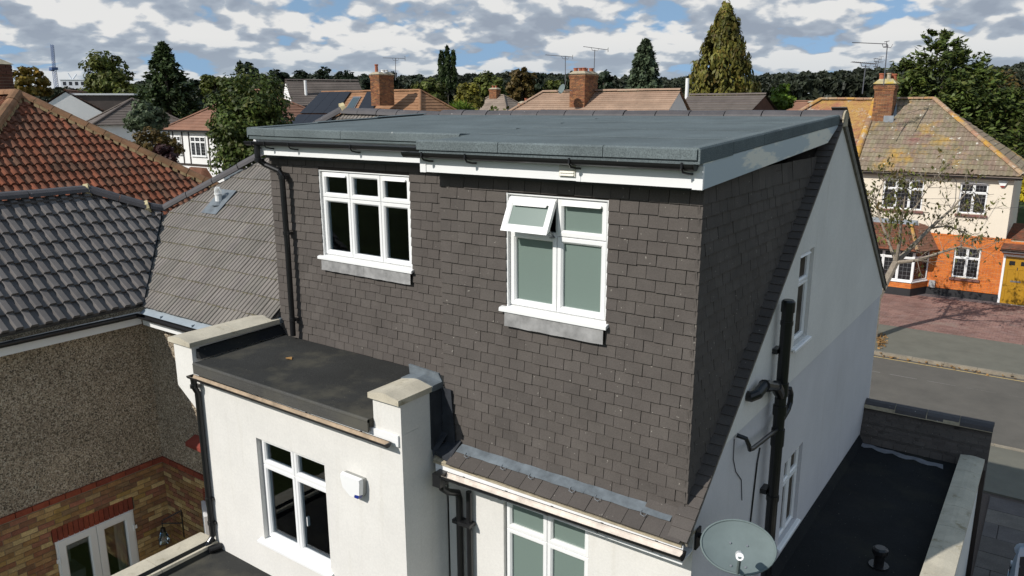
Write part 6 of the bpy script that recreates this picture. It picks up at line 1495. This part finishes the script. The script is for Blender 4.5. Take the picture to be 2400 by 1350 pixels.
def trunk_limbs(parent, base, top, r, crown_c, crown_r, nl=5, mat='bark'):
    mb = MB(); base = np.array(base, float); top = np.array(top, float); mid = (base+top)/2+np.array([random.uniform(-.1, .1), random.uniform(-.1, .1), 0])*np.linalg.norm(top-base)*.1
    mb.tube([base, mid, top], [r, r*.75, r*.35], 8); 
    for k in range(nl):
        f = random.uniform(.45, .9); p = base+(top-base)*f; a = random.uniform(0, 6.28); q = p+np.array([math.cos(a)*crown_r[0]*.6, math.sin(a)*crown_r[1]*.6, crown_r[2]*.35])
        mb.tube([p, (p+q)/2+np.array([0, 0, -.05*crown_r[2]]), q], [r*.4, r*.25, r*.1], 6)
    return mb.build('trunk', mat, parent)
GT = 'trees in the gardens and streets behind'
def broad_tree(px, top, wpx, depth, label, mat, n=4000, bot=None, cat='tree', name='tree', aspect=None, nblob=60, leafk=1.0, blob=.30, group=GT, yoff=0):
    T_ = at(px, top, depth); R_ = wpx/2*depth/FPX
    zt = T_[2]; zb = at(px, bot, depth)[2] if bot else zt-2.2*R_
    cz = (zt+zb)/2; rz_ = (zt-zb)/2
    base = np.array([T_[0], T_[1], G]); root = empty(name, tuple(base), label, cat, group)
    trunk_limbs(root, base, (T_[0], T_[1], cz+rz_*.4), max(.08, R_*.09), None, (R_, R_, rz_))
    P, Nn = broad_points((T_[0], T_[1], cz), (R_, R_, rz_), nblob, n, blob=blob)
    s = .0036*depth*leafk
    leafmesh('crown', P, Nn, s*1.5, s, mat, root); return root
def conifer(px, top, wpx, depth, label, mat, n=5000, bot=None, stems=None, power=.85, droop=.15, group=GT, leafk=1.0, name='conifer_tree', up=.1, gap=.0, pts_only=False, bush=.9):
    T_ = at(px, top, depth); zt = T_[2]; zb = at(px, bot, depth)[2]; R_ = wpx/2*depth/FPX
    root = empty(name, (T_[0], T_[1], G), label, 'tree', group)
    P = []; Nn = []; Al = []
    stems = stems or [(0, 0, 1.0, 1.0)]
    for (dx, dy, hf, rf) in stems:
        zt_ = zb+(zt-zb)*hf; base = np.array([T_[0]+dx*R_, T_[1]+dy*R_, 0]); nb = int(n/len(stems)/22)
        for k in range(nb):
            t = RNG.uniform(0, 1)**1.25; z = zb+(zt_-zb)*t; a = RNG.uniform(0, 6.283)
            Lb = R_*rf*((1-t)**power*RNG.uniform(.72, 1.12)+.03); m = 22
            f = RNG.uniform(.25, 1, m)**.6; d = np.array([math.cos(a), math.sin(a), 0.]); side = np.array([-d[1], d[0], 0])
            sp = (RNG.normal(0, .10, m)*(1.15-f*.7))*Lb*bush
            zz = z-droop*Lb*f+up*Lb*f**3+RNG.normal(0, .04*Lb+.02*R_, m)
            p = base+d*(f*Lb)[:, None]+side*sp[:, None]; p[:, 2] = zz
            P.append(p); Nn.append(np.tile([0, 0, 1.], (m, 1))+d*.4); Al.append(np.tile(d+np.array([0, 0, up*2-droop]), (m, 1))+side*(sp/(Lb+.1))[:, None]*2)
        mb = MB(); mb.tube([(base[0], base[1], G), (base[0], base[1], (G+zt_)/2), (base[0], base[1], zt_-.1)], [max(.1, R_*.08), R_*.05, .01], 8); mb.build('trunk', 'bark', root)
    s = .0034*depth*leafk
    leafmesh('crown', np.concatenate(P), np.concatenate(Nn), s*2.3, s*.95, mat, root, along=np.concatenate(Al), jitter=.55); return root
def cedar(px, top, wpx, depth, label, mat, n=7000, bot=None, group=GT, leafk=1.0, power=.8, nclump=260, body=.12):
    """dense cone of upright and hanging sprays"""
    T_ = at(px, top, depth); zt = T_[2]; zb = at(px, bot, depth)[2]; R_ = wpx/2*depth/FPX
    root = empty('conifer_tree', (T_[0], T_[1], G), label, 'tree', group); P = []; Nn = []
    for k in range(nclump):
        t = RNG.uniform(0, 1)**1.15; a = RNG.uniform(0, 6.283); rr = R_*((1-t)**power)*RNG.uniform(.62, 1.06)+.02*R_
        c = np.array([T_[0]+math.cos(a)*rr, T_[1]+math.sin(a)*rr, zb+(zt-zb)*t]); m = int(n/nclump); s = R_*body*RNG.uniform(.6, 1.3)*(1-.55*t)
        q = sph(m)*RNG.uniform(.3, 1, (m, 1)); P.append(c+q*np.array([s, s, s*1.9])); Nn.append(q+np.array([math.cos(a), math.sin(a), .3]))
    mb = MB(); mb.tube([(T_[0], T_[1], G), (T_[0], T_[1], zb), (T_[0], T_[1], zt-.2)], [R_*.09, R_*.08, .02], 8); mb.build('trunk', 'bark', root)
    s = .0034*depth*leafk
    leafmesh('crown', np.concatenate(P), np.concatenate(Nn), s*2.0, s*.9, mat, root, along=np.tile([0, 0, 1.], (len(np.concatenate(P)), 1)), jitter=.6); return root

broad_tree(62, 146, 88, 36, 'tree with yellowing autumn leaves behind the dark chimney', 'gold', 2200, 262, nblob=60, blob=.2)
broad_tree(244, 118, 122, 78, 'loose green deciduous tree left of the dark fir', 'mid', 4800, 285, nblob=70, blob=.24)
broad_tree(290, 175, 60, 76, 'lower bushy green tree in front of the dark fir', 'mid', 1600, 300, nblob=30)
conifer(380, 102, 236, 64, 'tall dark fir with drooping layered branches', 'conifer', 12000, 345, power=.85, droop=.24, up=.24)
broad_tree(331, 236, 98, 52, 'silvery green shrubby tree below the dark fir', 'silver', 3000, 330, nblob=45)
broad_tree(352, 300, 130, 46, 'rusty olive bush beside the timbered house', 'rust', 2200, 400, cat='bush', name='bush', nblob=50, blob=.22)
broad_tree(372, 335, 80, 45, 'dark purple leaved bush beside the timbered house', 'purple', 1700, 420, cat='bush', name='bush', nblob=36)
broad_tree(576, 145, 196, 33, 'big leafy green tree rising behind the grey roof', 'green', 17000, 500, nblob=150, blob=.22)
broad_tree(572, 137, 60, 95, 'dark round tree top rising behind the big green tree', 'dark', 1200, 220, nblob=24)
broad_tree(500, 168, 66, 72, 'mid green tree between the dark fir and the big green tree', 'mid', 1500, 235, nblob=28)
broad_tree(462, 182, 50, 110, 'dark distant tree right of the dark fir', 'dark', 800, 240, nblob=20)
for k, (x, t, w_, lb) in enumerate(((650, 158, 56, 'dark evergreen just right of the big green tree'), (700, 163, 62, 'dark evergreen above the white boarded house'), (752, 156, 64, 'broad dark evergreen above the solar panels'), (805, 166, 58, 'dark evergreen left of the brick chimney pots'), (850, 172, 46, 'low dark evergreen beside the solar house chimney'), (905, 153, 50, 'dark tree behind the solar house chimney'), (975, 168, 40, 'dark feathery tree right of the solar house chimney'))):
    broad_tree(x, t, w_, 105+5*(k % 3), lb, 'dark', 1300, 250, nblob=30, blob=.3)
for (x, t, w_, lb) in ((1034, 122, 17, 'left one of the three slim poplars'), (1048, 112, 17, 'tallest, middle one of the three slim poplars'), (1062, 120, 12, 'right one of the three slim poplars')):
    cedar(x, t, w_, 120, lb, 'conifer', 1100, 205, power=.30, nclump=70, body=.38, group='slim poplars')
broad_tree(1003, 186, 108, 82, 'rounded green tree right of the orange roof', 'mid', 3000, 275, nblob=50)
broad_tree(1096, 194, 74, 77, 'yellowish green tree above the spiky palm', 'yellowg', 2000, 275, nblob=36)
broad_tree(1148, 166, 84, 112, 'pale green tree behind the pyramid roof', 'mid', 1800, 250, nblob=36)
broad_tree(1223, 147, 70, 96, 'tall rust tinged egg shaped tree', 'rust', 2800, 270, nblob=60, blob=.22)
broad_tree(1262, 165, 46, 125, 'dark tree behind the egg shaped tree', 'dark', 800, 240, nblob=20)
broad_tree(1300, 186, 62, 98, 'small green tree left of the pale dish', 'mid', 1400, 250, nblob=28)
broad_tree(1415, 165, 70, 130, 'dark tree right of the tall brick chimney', 'dark', 1000, 240, nblob=24)
conifer(1513, 92, 118, 76, 'blue green conifer with drooping sprays', 'bluecon', 7500, 250, power=.62, droop=.5, up=.05, bush=1.5)
cedar(1702, 16, 206, 58, 'tall golden green conifer towering over the roofs', 'golden', 15000, 300, power=.74, nclump=560, body=.15)
broad_tree(1775, 215, 56, 57, 'golden shrub at the foot of the tall golden conifer', 'golden', 900, 290, nblob=20)
broad_tree(1832, 200, 72, 62, 'small bright green tree right of the golden conifer', 'bright', 1900, 285, nblob=34)
conifer(2205, 78, 268, 50, 'big dark green cypress with several tops behind the brick house', 'cypress', 34000, 420, stems=[(-.02, 0, 1, .95), (-.52, .1, .82, .62), (.38, .1, .90, .85), (.15, -.3, .93, .8), (-.78, .2, .55, .45), (.78, .0, .74, .85), (1.15, .2, .60, .8), (.5, -.5, .7, .8), (-.3, -.4, .72, .7)], power=.42, droop=.10, up=.45, bush=2.2)
broad_tree(2345, 168, 150, 58, 'olive tree at right edge behind the cypress', 'rust', 3000, 420, nblob=60)
broad_tree(2400, 196, 90, 70, 'yellow green tree at the right edge of the skyline', 'yellowg', 1500, 330, nblob=30)
broad_tree(2398, 408, 60, 42, 'bright yellow bush beside the cream house corner', 'yellow', 2200, 500, cat='bush', name='bush', nblob=40)
# spiky cordyline
CP = at(1083, 262, 60); CO = empty('spiky_palm', (CP[0], CP[1], G), 'spiky green palm-like plant behind the ridge', 'plant', GT)
mb = MB(); mb.tube([(CP[0], CP[1], G), (CP[0], CP[1], CP[2])], .12, 8); mb.build('trunk', 'bark', CO)
P = []; Nn = []; Al = []
for dx in (-.55, .0, .5):
    for k in range(60):
        d = sph(1)[0]; d[2] = abs(d[2])*.9+.1; d = unit(d); P.append(np.array([CP[0]+dx, CP[1], CP[2]+.1])+d*.45); Al.append(d); Nn.append(np.cross(d, (.3, .2, 1)))
leafmesh('leaves', P, Nn, .95, .10, 'bright', CO, along=np.array(Al)*3, jitter=.3)
# far wooded skyline
SKY = [(-200, 215), (0, 214), (200, 204), (430, 190), (560, 182), (640, 176), (870, 178), (1000, 184), (1120, 176), (1290, 172), (1350, 172), (1460, 184), (1560, 184), (1620, 182), (1780, 180), (1860, 173), (1960, 167), (2060, 162), (2160, 163), (2280, 166), (2330, 158), (2420, 150), (2700, 150)]
sx = [p[0] for p in SKY]; syy = [p[1] for p in SKY]
P = []; Nn = []
for row, (dep, dy, st) in enumerate(((170, 22, 17), (230, 12, 15), (300, 3, 13), (380, 0, 12))):
    x = -180
    while x < 2650:
        x += st*random.uniform(.7, 1.3)
        if row < 2 and x < 150: continue
        y = np.interp(x, sx, syy)+dy+random.uniform(-6, 8); T_ = at(x, y, dep); Rr = random.uniform(9, 16)*dep/FPX; zb = at(x, 268, dep)[2]
        m = 110; q = sph(m); q[:, 2] = np.abs(q[:, 2])*1.0
        c = np.array([T_[0], T_[1], T_[2]-Rr*1.1]); pp = c+q*np.array([Rr, Rr, Rr*1.1])*RNG.uniform(.75, 1.05, (m, 1)); P.append(pp); Nn.append(q)
        m2 = 36; f = RNG.uniform(0, 1, (m2, 1)); a = RNG.uniform(0, 6.28, m2); pp = np.stack([c[0]+np.cos(a)*Rr, c[1]+np.sin(a)*Rr, (zb+(c[2]-zb)*f)[:, 0]], 1); P.append(pp); Nn.append(np.stack([np.cos(a), np.sin(a), 0*a], 1))
w = leafmesh('woodland', np.concatenate(P), np.concatenate(Nn), 1.9, 1.5, 'far', None, kind='stuff')
# hedges and garden cover that close the gaps between the far houses
P = []; Nn = []
for k in range(150):
    x = random.uniform(-150, 2550); dep = random.uniform(85, 150); Rr = random.uniform(2.0, 3.6); T_ = at(x, 258+random.uniform(-14, 6), dep); m = 70; q = sph(m); q[:, 2] = np.abs(q[:, 2])
    P.append(np.array([T_[0], T_[1], T_[2]-Rr])+q*Rr*np.array([1.2, 1.2, 1])); Nn.append(q); a = RNG.uniform(0, 6.28, 40); f = RNG.uniform(0, 1, 40); P.append(np.stack([T_[0]+np.cos(a)*Rr*1.2, T_[1]+np.sin(a)*Rr*1.2, G+(T_[2]-Rr-G)*f], 1)); Nn.append(np.stack([np.cos(a), np.sin(a), 0*a], 1))
leafmesh('shrubbery', np.concatenate(P), np.concatenate(Nn), .6, .45, 'mid', None, kind='stuff')

# street tree across the road: leaning trunk, many thin limbs, thinning leaves
SB = onp(2, G+.09, 2046, 792)
ST = empty('street_tree', tuple(SB), 'half bare street tree leaning in front of the brick house bay', 'tree')
TD = float((SB-CAM)@FW)
def sp(px, py, dd=0): return at(px, py, TD+dd)
mb = MB(); LP = []; LN_ = []
def limb(pts, r0, r1):
    n = len(pts); mb.tube(pts, [r0+(r1-r0)*k/(n-1) for k in range(n)], 7)
fork = sp(2100, 615, .2); limb([SB-np.array([0, 0, .1]), sp(2056, 700, .1), fork], .15, .12)
main = [([fork, sp(2135, 580, .3), sp(2180, 535, .4), sp(2230, 490, .2), sp(2262, 455, .1)], .10, .02),
        ([fork, sp(2110, 560, -.3), sp(2112, 520, -.6), sp(2120, 470, -.7), sp(2125, 430, -.9)], .07, .012),
        ([fork, sp(2150, 610, -.4), sp(2210, 590, -.8), sp(2250, 578, -1.1), sp(2290, 585, -1.4)], .07, .012),
        ([sp(2180, 535, .4), sp(2215, 530, .8), sp(2250, 540, 1.0), sp(2285, 560, 1.0)], .04, .008),
        ([fork, sp(2080, 560, .5), sp(2062, 510, .8), sp(2052, 470, 1.0), sp(2070, 425, 1.0)], .06, .012),
        ([sp(2112, 520, -.6), sp(2150, 480, -.9), sp(2175, 440, -1.1), sp(2200, 412, -1.3)], .03, .007),
        ([sp(2062, 510, .8), sp(2040, 500, 1.2), sp(2035, 450, 1.5)], .03, .007), ([sp(2230, 490, .2), sp(2260, 480, -.3), sp(2300, 500, -.5)], .025, .006)]
tw = []
for pts, a, b in main:
    limb(pts, a, b); tw += [(np.array(p), np.array(pts[min(k+1, len(pts)-1)])-np.array(pts[max(k-1, 0)])) for k, p in enumerate(pts) if k > 0]
ends = []
for p, d in tw:
    for k in range(7):
        q = p; dd = unit(unit(d)*.7+RNG.normal(0, .75, 3)+np.array([0, 0, .1])); L_ = random.uniform(.35, .95); pts = [q]
        for s_ in range(3):
            dd = unit(dd+RNG.normal(0, .25, 3)); q = q+dd*L_/3; pts.append(q)
        mb.tube(pts, [.012, .009, .006, .003], 4); ends += [(pts[2], dd), (pts[3], dd)]
        for j in range(2):
            d2_ = unit(dd+RNG.normal(0, .6, 3)); a = pts[2]; b = a+d2_*random.uniform(.2, .5); mb.tube([a, (a+b)/2+RNG.normal(0, .02, 3), b], [.006, .004, .002], 4); ends.append((b, d2_))
mb.build('trunk', 'palebark', ST, fixn=False)
for p, d in ends:
    q = proj(p); lf_ = 3.8 if q[0] < 2135 else (1.5 if q[1] < 560 else .5)
    for k in range(RNG.poisson(lf_)): LP.append(p+RNG.normal(0, .09, 3)); LN_.append(d*.4+np.array([0, 0, .3]))
leafmesh('leaves', LP, LN_, .16, .075, 'street', ST, along=np.tile([.1, 0, -1.], (len(LP), 1)))
# fallen leaves in the gutter
P = []; 
for k in range(200):
    if k < 140: c = onp(2, G+.10, 2056+abs(random.gauss(0, 9)), 800+random.gauss(0, 8))
    else: c = np.array([random.uniform(-2.3, 1.9), 21.1+random.gauss(0, .06), G+.02])
    P.append(c+np.array([0, 0, random.uniform(0, .05)]))
LF['litter'] = M_['litter']; leafmesh('fallen_leaves', P, np.tile([0, 0, 1.], (len(P), 1)), .10, .07, 'litter', None, jitter=.35, kind='stuff')
# overhead wires
def wire(label, a, b, sag=.25):
    mb = MB(); a = np.array(a); b = np.array(b); mb.tube([a+(b-a)*f-np.array([0, 0, 4*sag*f*(1-f)]) for f in np.linspace(0, 1, 9)], .007, 4); tag(mb.build('overhead_wire', 'aerial'), label, 'wire', 'overhead wires')
wire('thin wire sagging across the cream upper wall', onp(1, FY-.4, 2330, 455), onp(1, FY-6, 1990, 446)); wire('lower thin wire crossing the brick house windows', onp(1, FY-.5, 2400, 485), onp(1, FY-5, 2080, 452))

# ================================================================== CAR ON THE SIDE DRIVE
CAR = empty('parked_car', (3.2, 7.6, G+.05), 'silver blue car parked on the dark slabs beside the side extension', 'car')
cx0, cx1, cz = 2.27, 3.97, G+.05; DY = -.25
def sect(y, zlo, zhi, inset, top_in):
    y += DY
    return [(cx0+inset+.04, y, cz+zlo), (cx0+inset, y, cz+zlo+.14), (cx0+inset-.0, y, cz+(zlo+zhi)/2), (cx0+inset+.05+top_in*.3, y, cz+zhi-.06), (cx0+inset+.12+top_in, y, cz+zhi),
            (cx1-inset-.12-top_in, y, cz+zhi), (cx1-inset-.05-top_in*.3, y, cz+zhi-.06), (cx1-inset, y, cz+(zlo+zhi)/2), (cx1-inset, y, cz+zlo+.14), (cx1-inset-.04, y, cz+zlo)]
S_ = [sect(9.45, .35, .62, .22, .05), sect(9.36, .25, .74, .08, .05), sect(9.05, .2, .86, .02, .06), sect(8.55, .2, .95, 0, .07), sect(8.2, .2, .99, 0, .05), sect(7.6, .2, 1.0, 0, .03), sect(6.4, .2, 1.0, 0, .03), sect(5.8, .2, 1.0, .01, .05), sect(5.58, .25, .95, .06, .08), sect(5.5, .34, .85, .16, .1)]
mb = MB()
for a, b in zip(S_[:-1], S_[1:]):
    for k in range(len(a)): l = (k+1) % len(a); mb.poly([a[k], a[l], b[l], b[k]])
mb.poly(S_[0]); mb.poly(S_[-1]); mb.build('body', 'carpaint', CAR, smooth=False)
cab = lambda y, z, ins: [(cx0+ins, y, cz+z), (cx1-ins, y, cz+z)]
mb = MB(); pf = [(y_+DY, z_) for y_, z_ in ((8.35, .98), (7.65, 1.42), (7.2, 1.49), (6.3, 1.46), (5.75, 1.02))]
ia = [(cx0+.10+.22*(z-.98)/.5, y, cz+z) for y, z in pf]; ib = [(cx1-.10-.22*(z-.98)/.5, y, cz+z) for y, z in pf]
mb.prism(ia, ib); mb.build('cabin_glass', 'darkglass', CAR)
mb = MB(); mb.prism([(cx0+.30, 7.66+DY, cz+1.425), (cx1-.30, 7.66+DY, cz+1.425), (cx1-.31, 6.3+DY, cz+1.465), (cx0+.31, 6.3+DY, cz+1.465)], [(cx0+.34, 7.6+DY, cz+1.50), (cx1-.34, 7.6+DY, cz+1.50), (cx1-.36, 6.3+DY, cz+1.51), (cx0+.36, 6.3+DY, cz+1.51)]); mb.build('roof_panel', 'carpaint', CAR)
for x, s_ in ((cx0, -1), (cx1, 1)):
    for y in (8.65+DY, 6.25+DY):
        mb = MB(); mb.tube([(x-s_*.20, y, cz+.31), (x+s_*.012, y, cz+.31)], .31, 20); wh = mb.build('wheel', 'tyre', CAR)
        mb = MB(); mb.tube([(x+s_*.012, y, cz+.31), (x+s_*.02, y, cz+.31)], .21, 16); mb.build('rim', 'chrome', wh)
    mb = MB(); mb.tube([(x-s_*.13, 9.05+DY, cz+.74), (x-s_*.19, 9.36+DY, cz+.64)], [.12, .09], 12); mb.build('headlight', 'lamp', CAR)
    mb = MB(); mb.box(x-.10 if s_ > 0 else x-.08, x+.08 if s_ > 0 else x+.10, 7.05+DY, 7.20+DY, cz+.98, cz+1.12); mb.build('wing_mirror', 'carpaint', CAR)
    mb = MB(); c_ = np.array([x+s_*.004, 8.28+DY, cz+.86]); mb.tube([c_-np.array([s_*.02, 0, 0]), c_+np.array([s_*.006, 0, 0])], .05, 14); mb.build('side_lamp', 'lamp', CAR)
mb = MB(); mb.box(cx0+.55, cx1-.55, 9.40+DY, 9.47+DY, cz+.40, cz+.52); mb.build('grille', 'tyre', CAR)
